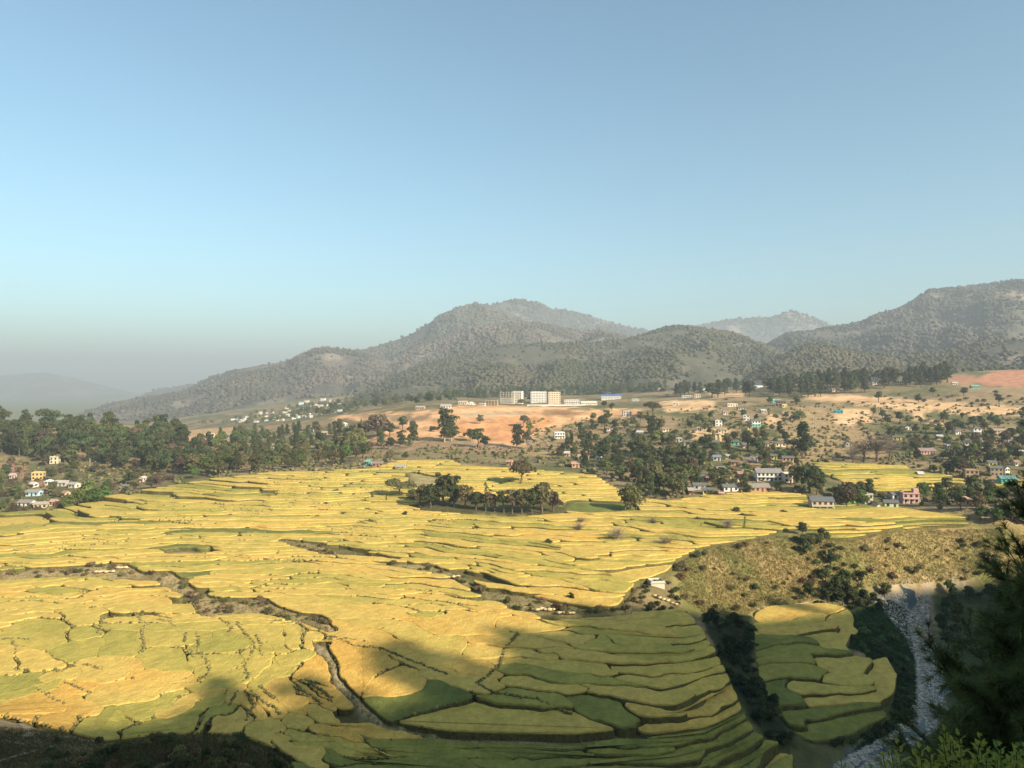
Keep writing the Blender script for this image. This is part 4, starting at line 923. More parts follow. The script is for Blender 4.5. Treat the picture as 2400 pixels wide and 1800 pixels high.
# EXTRA: small houses that show only as pale specks between the trees
rs = random.Random(12)
for px, py, c, rf, lb in [(1585, 950, 0, 0, 'small cream hut under the orange cutting'), (1655, 962, 2, 1, 'tiny tan hut left of the long cream house'), (1700, 972, 0, 1, 'tiny white hut below the long cream house'), (1790, 968, 3, 1, 'small grey hut below the turquoise-roofed house'), (1640, 1010, 0, 0, 'tiny white hut on the slope left of the earth terrace'), (1560, 1012, 1, 1, 'cream hut above the dense grove'), (1655, 1052, 0, 1, 'white cottage half hidden by a dark tree'), (1745, 1050, 4, 1, 'pink hut between the turquoise and cream cottages'), (1705, 1076, 3, 0, 'grey hut near the white cottage'), (1770, 1082, 0, 1, 'white hut left of the lime yellow cottage'), (1655, 1128, 5, 1, 'brick hut above the slate-roofed row'), (1735, 1120, 5, 1, 'brick hut left of the long white house'), (1620, 1160, 5, 1, 'low brick hut by the grove and paddies'), (1690, 1166, 5, 0, 'low brick hut in front of the yellow farmhouse'), (1990, 1046, 3, 1, 'tiny grey hut below the dry slope'), (2130, 1008, 0, 1, 'white hut under the road cutting'), (2205, 1030, 1, 1, 'cream hut in the trees of the right-hand hamlet'), (2225, 1052, 3, 0, 'grey flat hut right of the rose pink house'), (2310, 1050, 0, 1, 'white hut in the trees above the lime-walled house'), (2375, 1040, 0, 1, 'white hut at the hamlet edge'), (2385, 1092, 0, 1, 'white hut beyond the lime-walled house'), (2395, 1065, 4, 1, 'salmon hut beyond the hamlet'), (2160, 1120, 3, 1, 'grey shed at the corner of the upper paddies'), (2060, 1198, 1, 1, 'cream shed in front of the pale green house'), (1960, 1192, 5, 1, 'brick shed at the end of the slate-roofed farmhouse'), (1430, 1010, 0, 1, 'white hut in the upper grove'), (1445, 994, 1, 0, 'cream row hut above the grove'), (1500, 1020, 3, 1, 'grey hut inside the grove'), (1330, 1070, 2, 1, 'tan hut left of the salmon cottage'), (150, 1165, 2, 1, 'tan hut beside the big green clump'), (285, 1150, 2, 1, 'small tan hut on the scrubby slope near the paddies'), (760, 1020, 2, 1, 'tan hut in the middle wood'), (640, 1050, 0, 1, 'white hut deep in the middle wood'), (2110, 900, 0, 1, 'white hut at the foot of the right-hand pines'), (1960, 918, 1, 1, 'cream hut at the upper road'), (1490, 940, 0, 0, 'small white flat hut behind the grove')]:
    house(px, py, rs.uniform(10, 18), 1, [WHITE, CREAM, TAN, GREY, PINK, BRICK][c], 'flat' if rf == 0 else rs.choice(['gable', 'gable', 'front']), rs.choice([SLATE, (.34, .30, .26), (.5, .46, .42), (.30, .18, .12), (.42, .42, .42)]), lb)
# the far village under the mountain: too small to show more than walls and roof
rs = random.Random(5); n = 0; far_cols = [WHITE, WHITE, CREAM, (.6, .62, .62), (.62, .42, .34), (.45, .58, .60)]; used = []
VP = [(520, 992), (560, 978), (640, 965), (700, 950), (740, 937), (800, 944), (805, 972), (720, 982), (640, 988), (560, 996)]
while n < 46:
    px, py = rs.uniform(520, 805), rs.uniform(935, 996)
    if not inpoly(VP, np.array([px]), np.array([py]))[0] or any(abs(px-a) < 9 and abs(py-b) < 3 for a, b in used): continue
    used.append((px, py)); n += 1
    house(px, py, rs.uniform(6, 13), rs.choice([1, 1, 2]), rs.choice(far_cols), rs.choice(['gable', 'gable', 'flat', 'front']), rs.choice([(.5, .48, .45), (.4, .36, .33), (.55, .5, .46)]), 'small pale house in the distant village at the mountain foot', win=False, group='houses of the distant village', y0=900., clear=False)
# campus on the plateau
def frame_building(px, py, wpx, floors, D, col, label, walls=None, fh=3.0):
    p = hit(px, py, 500.); W = wpx*p[1]/F; o = link('unfinished_building', None, None, (p[0], p[1]+D/2, p[2]), math.radians(-6)); o.empty_display_size = .1
    tag(o, label, 'building'); m = paintm(col); x = W/2; nb = max(3, int(W/3.2))
    for f in range(floors+1): part('floor_slab', [(-x-.5, x+.5, -D/2-.5, D/2+.5, f*fh-.18-(2.5 if f == 0 else 0), f*fh)], m, o)
    col_me = fast_mesh('column', *bxs([(-.2, .2, -.2, .2, 0, fh-.18)]), [m])
    for f in range(floors):
        for r_ in (-D/2, 0, D/2):
            for i in range(nb+1): link('column', col_me, o, (-x+W*i/nb, r_, f*fh))
        if walls and f in walls: part('infill_wall', [(-x+W*i/nb+.6, -x+W*(i+1)/nb-.6, -D/2+.3, -D/2+.5, f*fh, f*fh+1.2) for i in range(nb)]+[(-x+.3, x-.3, D/2-.5, D/2-.3, f*fh, f*fh+fh-.3)], paintm((.55, .50, .42)), o)
    for i in range(0, nb+1, 2): part('column_stub', [(-x+W*i/nb-.15, -x+W*i/nb+.15, -.15, .15, floors*fh, floors*fh+1.0)], m, o)
    CLEAR.append((px, py, wpx*.55, 8)); return o
frame_building(1190, 946, 32, 5, 10, (.60, .53, .44), 'five-storey concrete building frame under construction on the plateau', walls=(0, 1, 2))
frame_building(1153, 951, 27, 2, 8, (.50, .37, .28), 'two-storey brown concrete frame beside the taller one')
CB = [(1214, 946, 24, 5, (.70, .63, .52), 'flat', CREAM, 'cream five-storey block behind the concrete frame', dict(hpx=28)),
      (1262, 944, 40, 4, WHITE, 'flat', CREAM, 'broad white four-storey college block on the plateau', dict(depth=12, hpx=25)),
      (1298, 947, 31, 4, (.62, .50, .36), 'flat', TAN, 'tan four-storey block joined to the white college block', dict(depth=12, hpx=27)),
      (1340, 947, 38, 2, WHITE, 'flat', (.45, .25, .18), 'white two-storey building with rust red upper trim', dict(balcony=True)),
      (1380, 949, 40, 1, CREAM, 'gable', (.52, .47, .40), 'low cream row building beside the white two-storey one', {}),
      (1433, 937, 50, 1, WHITE, 'gable', (.07, .14, .38), 'long white hall with dark blue roof', dict(rot=-3, hpx=9)),
      (1131, 951, 16, 1, WHITE, 'flat', WHITE, 'low white annexe beside the brown concrete frame', {})]
for a in CB: house(*a[:8], name='building', cat='building', **a[8])
# white balustrade wall in front of the campus
pw = [hit(px, py, 500.) for px, py in ((1235, 952), (1290, 951), (1345, 951), (1400, 948))]
bo = link('balustrade_wall', None, None, pw[0]); tag(bo, 'long white balustrade wall in front of the college blocks', 'wall')
for a, b in zip(pw, pw[1:]):
    d = Vector(b)-Vector(a); L = d.xy.length; an = math.atan2(d.y, d.x); rel = Vector(a)-Vector(pw[0])
    for nm, bx_ in (('plinth', [(0, L, -.15, .15, -2.5, .5)]), ('coping', [(0, L, -.2, .2, 1.5, 1.75)])):
        q = part(nm, bx_, paintm(WHITE), bo, rel); q.rotation_euler = (0, -math.asin(d.z/d.length), an)
    bm_ = fast_mesh('baluster', *bxs([(-.3, .3, -.12, .12, .4, 1.55)]), [paintm(WHITE)])
    for i in range(int(L/2.4)):
        link('baluster', bm_, bo, rel+d*(i+.5)/int(L/2.4), an)
# utility poles on the bare slope
for px, py in ((1906, 1002), (1912, 1004)):
    p = hit(px, py); o = link('utility_pole', None, None, p); tag(o, 'thin pale utility pole on the bare dry slope', 'pole', 'utility poles on the dry slope')
    v, f = tube([(0, 0, -1), (0, 0, 10.5)], [.16, .11], 6); link('shaft', fast_mesh('shaft', v, f, [paintm((.5, .45, .4))]), o); part('crossarm', [(-.9, .9, -.07, .07, 9.6, 9.75)], paintm((.4, .36, .32)), o)
# small white stupa in the left wood
p = hit(36, 1004, 300.)
o = link('stupa', None, None, p); tag(o, 'small white stupa with pointed spire in the left wood', 'stupa')
def lathe(prof, k=14):
    V = [(r*math.cos(6.2832*j/k), r*math.sin(6.2832*j/k), z) for r, z in prof for j in range(k)]
    return V, [(i*k+j, i*k+(j+1) % k, (i+1)*k+(j+1) % k, (i+1)*k+j) for i in range(len(prof)-1) for j in range(k)]
for nm, pr in (('base', [(2.4, -2), (2.4, 1), (2, 1.2), (2, 2.2), (.01, 2.21)]), ('dome', [(1.7, 2.2), (1.6, 3.2), (1.0, 4.1), (.4, 4.4), (.01, 4.41)]), ('spire', [(.5, 4.3), (.45, 5.0), (.2, 6.5), (.01, 7.6)])):
    link(nm, fast_mesh(nm, *lathe(pr), [paintm(WHITE)], smooth=False), o)
# haystacks
M_HAY = mat('hay', (.40, .29, .15), .95, .3, 2, bump=.1, bscale=5)
def haystack(px, py, h, label, group):
    p = hit(px, py); o = link('haystack', None, None, p, random.random()*6); tag(o, label, 'haystack', group)
    pr = [(.30*h, -.05*h), (.33*h, .25*h), (.30*h, .5*h), (.17*h, .8*h), (.04*h, .97*h), (.01, h)]
    V, Fc = lathe(pr, 12); V = np.array(V); V *= 1+.10*(rng.random((len(V), 1))-.5)
    link('straw', fast_mesh('straw', V, Fc, [M_HAY], smooth=True), o); v, f = tube([(0, 0, -.3), (0, 0, h*1.1)], [.05, .04], 5); link('pole', fast_mesh('pole', v, f, [M_BARK]), o)
    CLEAR.append((px, py, 5, 5))
for px, py, h in ((1677, 1034, 5), (1686, 1034, 5.5), (1753, 1012, 4), (1757, 1015, 3.6), (1712, 1130, 3.5), (1729, 1138, 4)): haystack(px, py, h, 'pale conical haystack between the hillside cottages', 'haystacks in the hillside village')
for px, py, h in ((2243, 1166, 3.4), (2251, 1168, 4), (2262, 1166, 4.2), (2268, 1169, 3.6), (2285, 1172, 4.4), (2292, 1172, 4)): haystack(px, py, h, 'pale conical haystack near the small salmon shed', 'haystacks near the salmon shed')
# straw laid out in pale heaps on the paddies
M_STRAW = mat('cut_straw', (.56, .43, .22), .95, .2, 1.5, bump=.12, bscale=3)
def straw_row(px, py, L_px, label):
    p = hit(px, py); L = L_px*p[1]/F; k = max(6, int(L/1.1)); V = []; Fc = []
    for i in range(k):
        v, f = IV*np.array([1.0, .75, .42])*(1+.25*(rng.random((12, 1))-.5))*random.uniform(.8, 1.25), IF
        x = (i/(k-1)-.5)*L; q = v+np.array([x, random.uniform(-.5, .5), .30]); dz = gz(p[0]+x, p[1])-p[2]; q[:, 2] += dz+.35
        Fc += (f+len(V)).tolist(); V += q.tolist()
    tag(link('straw_heap', fast_mesh('straw_heap', V, Fc, [M_STRAW], smooth=True), None, p), label, 'straw')
for a in ((1050, 1358, 44, 'short bright heap of cut straw beside the green strip'), (1283, 1432, 48, 'long pale straw heap along the brown strip'), (1326, 1440, 32, 'lower pale straw heap beside the long one'), (655, 1292, 20, 'small straw heap in the upper left paddies'), (1008, 1305, 30, 'thin straw row in the middle paddies'), (890, 1316, 60, 'straw row along the curved scrub strip'), (855, 1390, 100, 'longest straw row on the middle terraces'), (790, 1424, 70, 'broken straw row beside the brown scrub'), (283, 1334, 20, 'small straw heap in the left scrub'), (246, 1343, 36, 'straw row in the left scrub'), (1560, 1410, 50, 'pale straw row near the bluff'), (1640, 1267, 60, 'pale straw row on the bluff top')):
    straw_row(*a)
# paths
M_PATH = mat('dirt_path', (.34, .25, .15), .95, .25, .8)
def ribbon(name, pts, w_, m, label, lift=.04, seg=14):
    P = []
    for (a, b) in zip(pts, pts[1:]):
        for k in range(seg): t = k/seg; P.append(hit(a[0]*(1-t)+b[0]*t, a[1]*(1-t)+b[1]*t))
    P = [Vector(q) for q in P if q]; V, Fc = [], []
    for i, q in enumerate(P):
        d = (P[min(i+1, len(P)-1)]-P[max(0, i-1)]); n_ = Vector((-d.y, d.x, 0)).normalized()*w_/2*(1+.3*math.sin(i*1.7))
        for s in (-1, 0, 1):
            v = q+n_*s; V.append((v.x, v.y, gz(v.x, v.y)+lift))
    for i in range(len(P)-1):
        for s in (0, 1): Fc.append((i*3+s, i*3+s+1, i*3+s+4, i*3+s+3))
    tag(link(name, fast_mesh(name, V, Fc, [m], smooth=True)), label, kind='structure')
ribbon('path', [(-60, 1672), (0, 1682), (45, 1694), (62, 1706), (66, 1730)], 1.3, M_PATH, 'pale dirt path at the field corner', .12)
ribbon('path', [(-30, 1795), (40, 1772), (92, 1758)], 0.9, M_PATH, 'pale dirt path on the shaded slope', .12)
ribbon('path', [(1262, 1010), (1266, 1025), (1280, 1035), (1290, 1048)], 2.2, M_PATH, 'footpath winding up the dry slope', .35)
ribbon('path', [(1770, 1427), (1850, 1420), (1900, 1412)], 1.2, M_PATH, 'narrow ledge path above the lower terraces', .15)
# ------------------------------------------------------------------ trees, region by region
random.seed(3)
LF = [(-160, 1018), (60, 1008), (300, 1000), (430, 1014), (475, 1075), (440, 1108), (380, 1112), (250, 1092), (60, 1076), (-160, 1070)]
scatter(LF, 175, [(5, 'broad', 'dark'), (4, 'broad', 'mid'), (2, 'tall', 'dark'), (1, 'broad', 'brown')], (13, 19), ['dark crowned tree in the dense left-hand wood', 'mid-green tree in the dense left-hand wood', 'slim dark tree in the dense left-hand wood', 'brownish tree in the dense left-hand wood'], 'trees of the left-hand wood', sp=11, seed=1, y0=500)
scatter([(-200, 1010), (60, 1002), (75, 985), (-200, 975)], 8, [(1, 'broad', 'dark')], (14, 22), ['tall dark tree on the crest at the edge of the left wood'], 'crest trees of the left wood', sp=18, seed=2, y0=600)
p = hit(112, 1003, 600.); tree('wide', 'dark', (p[0], p[1], p[2]-1), 21, 'lone spreading tree standing above the left wood crest', None)
scatter([(470, 1045), (560, 1020), (700, 1012), (800, 1010), (860, 1035), (880, 1070), (800, 1098), (640, 1104), (500, 1118), (440, 1130), (400, 1135), (420, 1100)], 148, [(4, 'pine', 'pine'), (4, 'broad', 'mid'), (3, 'broad', 'olive'), (2, 'tall', 'dark'), (1.5, 'broad', 'bright')], (9.5, 15), ['pine tree in the wood behind the paddies', 'mid-green tree in the wood behind the paddies', 'olive tree in the wood behind the paddies', 'slim dark tree in the wood behind the paddies', 'fresh green tree in the wood behind the paddies'], 'trees of the wood behind the paddies', sp=10.5, seed=3)
stuff_trees([(680, 985), (800, 968), (870, 962), (1010, 950), (1010, 940), (880, 930), (700, 968)], 45, ('dark', 'olive'), (12, 17), 'belt of trees behind the sandy cutting', 'tree_belt', sp=8, seed=4, y0=880)
stuff_trees([(440, 998), (520, 990), (640, 965), (760, 945), (900, 925), (960, 945), (900, 958), (760, 978), (600, 998)], 130, ('mid', 'olive', 'dark'), (8, 14), 'trees scattered through the distant village at the mountain foot', 'village_trees', sp=6, seed=5, y0=1000.)
scatter([(130, 1070), (330, 1090), (420, 1125), (380, 1150), (260, 1178), (200, 1192), (120, 1205), (-60, 1215), (-60, 1110), (60, 1080)], 72, [(4, 'broad', 'mid'), (2, 'bush', 'olive'), (3, 'broad', 'brown'), (2, 'bush', 'dark')], (6, 10), ['green tree between the houses of the left village', 'olive shrub on the slope of the left village', 'brownish tree between the houses of the left village', 'dark shrub on the slope of the left village'], 'plants of the left village', sp=12, seed=6)
for px, py, h in ((205, 1178, 15), (225, 1188, 13), (185, 1190, 12), (245, 1175, 10), (160, 1198, 10)):
    p = hit(px, py); tree('broad', 'bright', p, h, 'big fresh green tree in the clump below the left wood', 'big green clump below the left wood')
# trees on the orange slope
for px, py, hp, kind, leaf, label in [(1042, 1036, 76, 'tall', 'dark', 'tallest slender dark tree on the orange slope'), (1058, 1034, 58, 'tall', 'dark', 'shorter slender tree against the tallest one'), (944, 1006, 34, 'broad', 'dark', 'dark egg-shaped tree on the orange slope'), (886, 1030, 62, 'broad', 'brown', 'brown-crowned tree on the orange slope'), (913, 1024, 38, 'broad', 'dark', 'dark tree right of the brown-crowned tree'), (858, 1022, 34, 'broad', 'mid', 'mid-green tree left of the brown-crowned tree'), (847, 1002, 22, 'column', 'mid', 'small green column-shaped tree on the sandy bank'), (893, 1044, 36, 'tall', 'dark', 'slim dark tree under the brown-crowned tree'), (916, 1052, 30, 'broad', 'dark', 'round dark tree on the meadow edge'), (940, 1046, 36, 'tall', 'dark', 'slim tree on the lower orange slope'), (968, 1040, 50, 'tall', 'dark', 'leaning dark slender tree on the lower orange slope'), (960, 1050, 20, 'tall', 'mid', 'little slim tree beside the leaning tree'), (1017, 1012, 14, 'bush', 'dark', 'dark shrub on the bare sandy slope'), (1102, 1034, 32, 'broad', 'dark', 'dark tree left of the cone-shaped pair'), (1121, 1050, 46, 'broad', 'dark', 'broad cone-shaped dark tree on the brown meadow'), (1136, 1050, 32, 'broad', 'dark', 'lower companion of the cone-shaped tree on the meadow'), (1088, 1026, 12, 'broad', 'dark', 'tiny round tree on the orange slope'), (1125, 993, 22, 'broad', 'brown', 'lone russet tree high on the orange slope'), (1228, 1000, 26, 'wide', 'brown', 'spreading russet tree at the right end of the orange slope'), (1213, 1050, 52, 'tall', 'dark', 'tall dark tree at the right end of the orange slope'), (1240, 1016, 26, 'broad', 'bright', 'fresh green tree at the right end of the orange slope'), (1235, 1040, 30, 'broad', 'brown', 'grey brown tree beside the tall dark one'), (1242, 1052, 20, 'broad', 'pale', 'pale pink blossoming tree below the orange slope'), (1266, 1056, 16, 'column', 'dark', 'narrow dark cypress by the footpath'), (1292, 1056, 14, 'broad', 'dark', 'small dark tree by the footpath'),
        (854, 1064, 24, 'broad', 'bright', 'rounded fresh green tree by the brown bank'), (820, 1052, 40, 'wide', 'olive', 'spreading olive-brown tree at the wood edge'), (915, 1088, 32, 'broad', 'brown', 'dark reddish bush-like tree above the brown shed'), (950, 1078, 20, 'broad', 'mid', 'mid-green tree right of the reddish one'), (1434, 963, 20, 'broad', 'dark', 'dark cone-shaped tree on the plateau edge'), (1416, 955, 16, 'broad', 'dark', 'dark round tree under the blue-roofed hall'), (1530, 975, 34, 'wide', 'dark', 'dark spreading tree at the end of the orange cutting'), (1245, 944, 16, 'wide', 'dark', 'dark tree in front of the white college block'), (1285, 943, 18, 'broad', 'dark', 'dark tree between the white and tan college blocks'), (1222, 948, 14, 'bush', 'olive', 'olive shrub at the college wall'),
        (1882, 1075, 78, 'pine', 'dark', 'tall dark conifer beside the hillside village'), (1876, 1068, 40, 'wide', 'dark', 'dark spreading tree under the tall conifer'), (1896, 1156, 68, 'broad', 'dark', 'big dark tree between village and upper paddies'), (1915, 1160, 52, 'broad', 'mid', 'green tree right of the big dark one'), (1880, 1140, 46, 'wide', 'dark', 'dark tree behind the salmon brick house'), (1985, 1195, 58, 'broad', 'brown', 'brownish orchard tree above the bright green cottage'), (2010, 1192, 44, 'broad', 'bright', 'fresh green orchard tree beside the brownish one'), (1622, 1095, 58, 'broad', 'dark', 'very dark round tree at the grove edge'), (1640, 1100, 40, 'broad', 'dark', 'dark round tree next to the very dark one'), (1654, 1062, 36, 'broad', 'dark', 'dark tree in front of the hillside cottages'), (1705, 1060, 36, 'tall', 'dark', 'slim dark tree between pink and turquoise cottages'), (1752, 1058, 46, 'broad', 'dark', 'dark tree right of the turquoise cottage'), (1778, 1062, 40, 'broad', 'mid', 'round green tree left of the cream cottage'), (1803, 1084, 14, 'broad', 'magenta', 'small magenta flowering tree in the village'), (1757, 1092, 22, 'wide', 'pale', 'pale leafless blossoming tree in the village'), (1870, 985, 20, 'bush', 'mid', 'green shrub at the edge of the dry slope'),
        (2003, 902, 36, 'bare', 'bare', 'white-limbed bare tree in front of the pines')]:
    p = hit(px, py)
    if p: h = hp*p[1]/F; tree(kind, leaf, p, h/(0.95 if kind != 'bush' else .8), label, None, 1.25 if kind in ('tall',) else 1.1)
# bare grey crowns by the upper paddies
for px, py, hp in ((2055, 1082, 58), (2025, 1080, 46), (2085, 1080, 48), (2000, 1084, 36)):
    p = hit(px, py); tree('bare', 'bare', p, hp*p[1]/F*1.15, 'large grey leafless tree at the top of the upper paddies', 'leafless trees above the upper paddies', 1.5)
# grove in the middle of the paddies
for px, py, hp, kind, leaf in ((985, 1188, 60, 'broad', 'olive'), (1010, 1190, 64, 'broad', 'dark'), (1040, 1185, 84, 'broad', 'dark'), (1065, 1188, 80, 'tall', 'dark'), (1090, 1192, 70, 'broad', 'olive'), (1115, 1196, 52, 'broad', 'mid'), (1138, 1198, 82, 'column', 'bright'), (1158, 1200, 56, 'broad', 'brown'), (1180, 1202, 60, 'broad', 'mid'), (1200, 1204, 64, 'broad', 'brown'), (1222, 1204, 70, 'broad', 'olive'), (1246, 1206, 74, 'broad', 'dark'), (1270, 1204, 92, 'broad', 'olive'), (1296, 1200, 60, 'broad', 'brown'), (970, 1180, 40, 'broad', 'dark'), (1058, 1180, 62, 'broad', 'mid'), (1030, 1176, 74, 'tall', 'olive')):
    p = hit(px, py); tree(kind, leaf, p, hp*p[1]/F*.92, {'olive': 'olive', 'dark': 'dark green', 'mid': 'mid-green', 'brown': 'brownish', 'bright': 'fresh green'}[leaf]+' '+KNAME[kind].replace('_', ' ')+' in the grove amid the paddies', 'grove amid the paddies - '+kind+' '+leaf)
for px, py, hp, kind, leaf, label in [(1465, 1200, 62, 'broad', 'olive', 'light olive tree standing in the paddies'), (1490, 1198, 54, 'broad', 'olive', 'second light olive tree standing in the paddies'), (1478, 1202, 40, 'broad', 'olive', 'low olive tree between the two light olive trees'), (1222, 1140, 60, 'wide', 'olive', 'flat-topped thin tree behind the paddy grove'), (937, 1170, 50, 'wide', 'olive', 'thin wispy tree left of the paddy grove'), (905, 1182, 24, 'column', 'dark', 'tiny dark columnar tree in the paddies'), (947, 1214, 16, 'broad', 'dark', 'small dark round tree in the paddies left of the grove'), (722, 1218, 12, 'broad', 'dark', 'tiny dark tree in the upper left paddies'), (1288, 1284, 22, 'broad', 'dark', 'small dark tree in the middle of the right paddies'), (1338, 1412, 22, 'broad', 'dark', 'small twin-stemmed tree on the brown strip'), (1446, 1274, 40, 'bare', 'bare', 'rounded leafless tree on the right paddies'), (1558, 1284, 30, 'bare', 'bare', 'leafless shrubby tree near the bluff edge'), (1356, 1250, 26, 'bare', 'bare', 'reddish leafless tree left of the rounded one'), (1362, 1232, 22, 'bare', 'bare', 'small leafless tree behind the reddish one'), (1530, 1236, 24, 'bare', 'dry', 'dry brown tree on the upper right paddies'), (1705, 1245, 30, 'bare', 'bare', 'leafless tree beside the narrow columnar tree'), (1745, 1242, 34, 'column', 'bright', 'narrow columnar green tree on the right paddies'), (1643, 1242, 18, 'column', 'brown', 'thin brown stem-like tree on the right paddies'), (1725, 1205, 16, 'bush', 'olive', 'olive shrub on the right paddies'), (1835, 1208, 12, 'bush', 'brown', 'brown shrub by the dirt track'), (786, 1158, 12, 'bush', 'dark', 'dark shrub in the far paddies'), (1880, 1255, 34, 'broad', 'mid', 'green tree at the head of the side gully'), (1926, 1262, 28, 'broad', 'mid', 'small green tree at the paddy corner above the bluff'), (850, 1412, 16, 'bush', 'dark', 'dark shrub beside the longest straw row'), (860, 1414, 14, 'bush', 'dark', 'lower dark shrub beside the longest straw row')]:
    p = hit(px, py)
    if p: h = hp*p[1]/F; tree(kind, 'bare' if kind == 'bare' else leaf, p, h/(.95 if kind != 'bush' else .8), label, None, 1.6 if kind == 'bare' else 1.1)
# village grove and hillside
scatter([(1365, 985), (1450, 985), (1540, 995), (1590, 1030), (1600, 1070), (1625, 1100), (1620, 1150), (1580, 1172), (1520, 1165), (1440, 1140), (1420, 1112), (1330, 1090), (1290, 1070), (1350, 1030)], 112, [(5, 'broad', 'mid'), (3, 'broad', 'dark'), (3, 'broad', 'olive'), (2, 'tall', 'dark'), (1, 'broad', 'bright')], (7.5, 13.5), ['mid-green tree in the dense grove beside the village', 'dark tree in the dense grove beside the village', 'olive tree in the dense grove beside the village', 'slim dark tree in the dense grove beside the village', 'fresh green tree in the dense grove beside the village'], 'dense grove beside the village', sp=12, seed=8)
VIL = [(1610, 985), (1850, 965), (1830, 1020), (1870, 1060), (1870, 1160), (1700, 1172), (1600, 1165), (1640, 1110), (1600, 1040)]
scatter(VIL, 120, [(3, 'broad', 'mid'), (3, 'bush', 'olive'), (2, 'broad', 'dark'), (2, 'bush', 'dry'), (2, 'broad', 'olive'), (1, 'broad', 'bright')], (6, 9.5), ['mid-green tree among the hillside cottages', 'olive shrub among the hillside cottages', 'dark tree among the hillside cottages', 'dry straw-coloured shrub among the hillside cottages', 'olive tree among the hillside cottages', 'fresh green tree among the hillside cottages'], 'plants among the hillside cottages', sp=10, seed=9)
scatter([(2010, 965), (2100, 985), (2400, 970), (2420, 1110), (2300, 1125), (2160, 1100), (2120, 1070), (2060, 1000)], 100, [(4, 'broad', 'mid'), (3, 'broad', 'dark'), (3, 'bush', 'olive'), (1.5, 'broad', 'brown'), (1.5, 'broad', 'bright')], (7, 12), ['mid-green tree in the right-hand hamlet', 'dark tree in the right-hand hamlet', 'olive shrub in the right-hand hamlet', 'brownish tree in the right-hand hamlet', 'fresh green tree in the right-hand hamlet'], 'trees of the right-hand hamlet', sp=14, seed=10)
scatter([(1960, 1155), (2060, 1160), (2230, 1155), (2330, 1150), (2420, 1160), (2420, 1235), (2300, 1232), (2280, 1200), (2050, 1190), (1950, 1200)], 48, [(4, 'broad', 'mid'), (2, 'broad', 'olive'), (2, 'bush', 'dry'), (2, 'broad', 'bright')], (6, 11), ['mid-green tree around the salmon pink house', 'olive tree around the salmon pink house', 'dry shrub around the salmon pink house', 'fresh green tree around the salmon pink house'], 'plants around the salmon pink house', sp=16, seed=11)
scatter([(1600, 935), (1900, 960), (2100, 945), (2420, 960), (2420, 920), (2200, 915), (1900, 945)], 42, [(2, 'bush', 'olive'), (2, 'bush', 'brown'), (1, 'broad', 'dark')], (8, 13), ['olive shrub along the upper cutting', 'brown shrub along the upper cutting', 'dark tree along the upper cutting'], 'plants along the upper cutting', sp=12, seed=12)
scatter([(1850, 975), (1960, 985), (2080, 1050), (1960, 1075), (1880, 1050)], 34, [(1, 'bush', 'dry'), (1, 'bush', 'olive')], (4, 7), ['dry tussock shrub on the bare dry slope', 'olive shrub on the bare dry slope'], 'shrubs on the bare dry slope', sp=10, seed=13)
scatter([(1225, 1000), (1420, 995), (1420, 1060), (1240, 1085), (900, 1078), (880, 1060), (1200, 1062)], 46, [(2, 'bush', 'olive'), (2, 'bush', 'dry'), (1, 'bush', 'dark')], (5, 9), ['olive shrub on the slope above the paddies', 'dry shrub on the slope above the paddies', 'dark shrub on the slope above the paddies'], 'shrubs on the slope above the paddies', sp=12, seed=14)
scatter([(1570, 925), (1700, 912), (1850, 905), (2000, 890), (2150, 890), (2230, 885), (2230, 900), (2050, 918), (1880, 934), (1780, 930), (1600, 935)], 95, [(5, 'pine', 'pine'), (2, 'broad', 'dark')], (17, 25), ['tall pine along the foot of the right-hand woods', 'dark broadleaf tree along the foot of the right-hand woods'], 'trees at the foot of the right-hand woods', sp=9, seed=15, y0=800, wide=1.15)
stuff_trees([(1000, 948), (1130, 940), (1330, 932), (1560, 925), (1560, 905), (1300, 915), (1000, 930)], 130, ('dark', 'mid', 'pine'), (12, 19), 'dark belt of trees behind the college plateau', 'tree_belt', sp=7, seed=16, y0=1010., kinds=('broad', 'pine'))
# gully, bluff, river bank
scatter([(1645, 1450), (1755, 1445), (1765, 1560), (1800, 1640), (1860, 1740), (1820, 1750), (1760, 1680), (1710, 1590), (1670, 1510)], 62, [(4, 'bush', 'dark'), (2, 'broad', 'dark'), (1, 'bush', 'mid')], (4, 7.5), ['dark shrub crowding the shaded gully', 'dark small tree in the shaded gully', 'green shrub in the shaded gully'], 'plants of the shaded gully', sp=13, seed=17)
scatter([(1840, 1405), (2060, 1385), (2090, 1400), (2060, 1440), (1990, 1435), (1880, 1420)], 26, [(3, 'broad', 'dark'), (2, 'bush', 'mid')], (4.5, 7), ['dark tree at the foot of the bluff by the river', 'green shrub at the foot of the bluff by the river'], 'plants at the foot of the bluff', sp=14, seed=18)
scatter([(2005, 1455), (2060, 1460), (2105, 1510), (2140, 1580), (2140, 1680), (2100, 1720), (2000, 1750), (1930, 1760), (2090, 1690), (2110, 1600), (2020, 1540), (1995, 1510)], 55, [(3, 'bush', 'mid'), (2, 'bush', 'bright'), (2, 'bush', 'dark')], (4, 8), ['green shrub on the river bank', 'fresh green shrub on the river bank', 'dark shrub on the river bank'], 'shrubs on the river bank', sp=15, seed=19)
scatter([(2190, 1395), (2330, 1380), (2420, 1400), (2420, 1560), (2240, 1560), (2200, 1480)], 40, [(2, 'broad', 'mid'), (2, 'bush', 'dark')], (5, 9), ['green tree on the far bank behind the pine', 'dark shrub on the far bank behind the pine'], 'plants on the far bank', sp=17, seed=20)
BL = [(1580, 1300), (1640, 1290), (1780, 1262), (1930, 1248), (2100, 1246), (2350, 1240), (2350, 1330), (2260, 1362), (2060, 1372), (1860, 1418), (1750, 1440), (1650, 1440), (1595, 1400)]
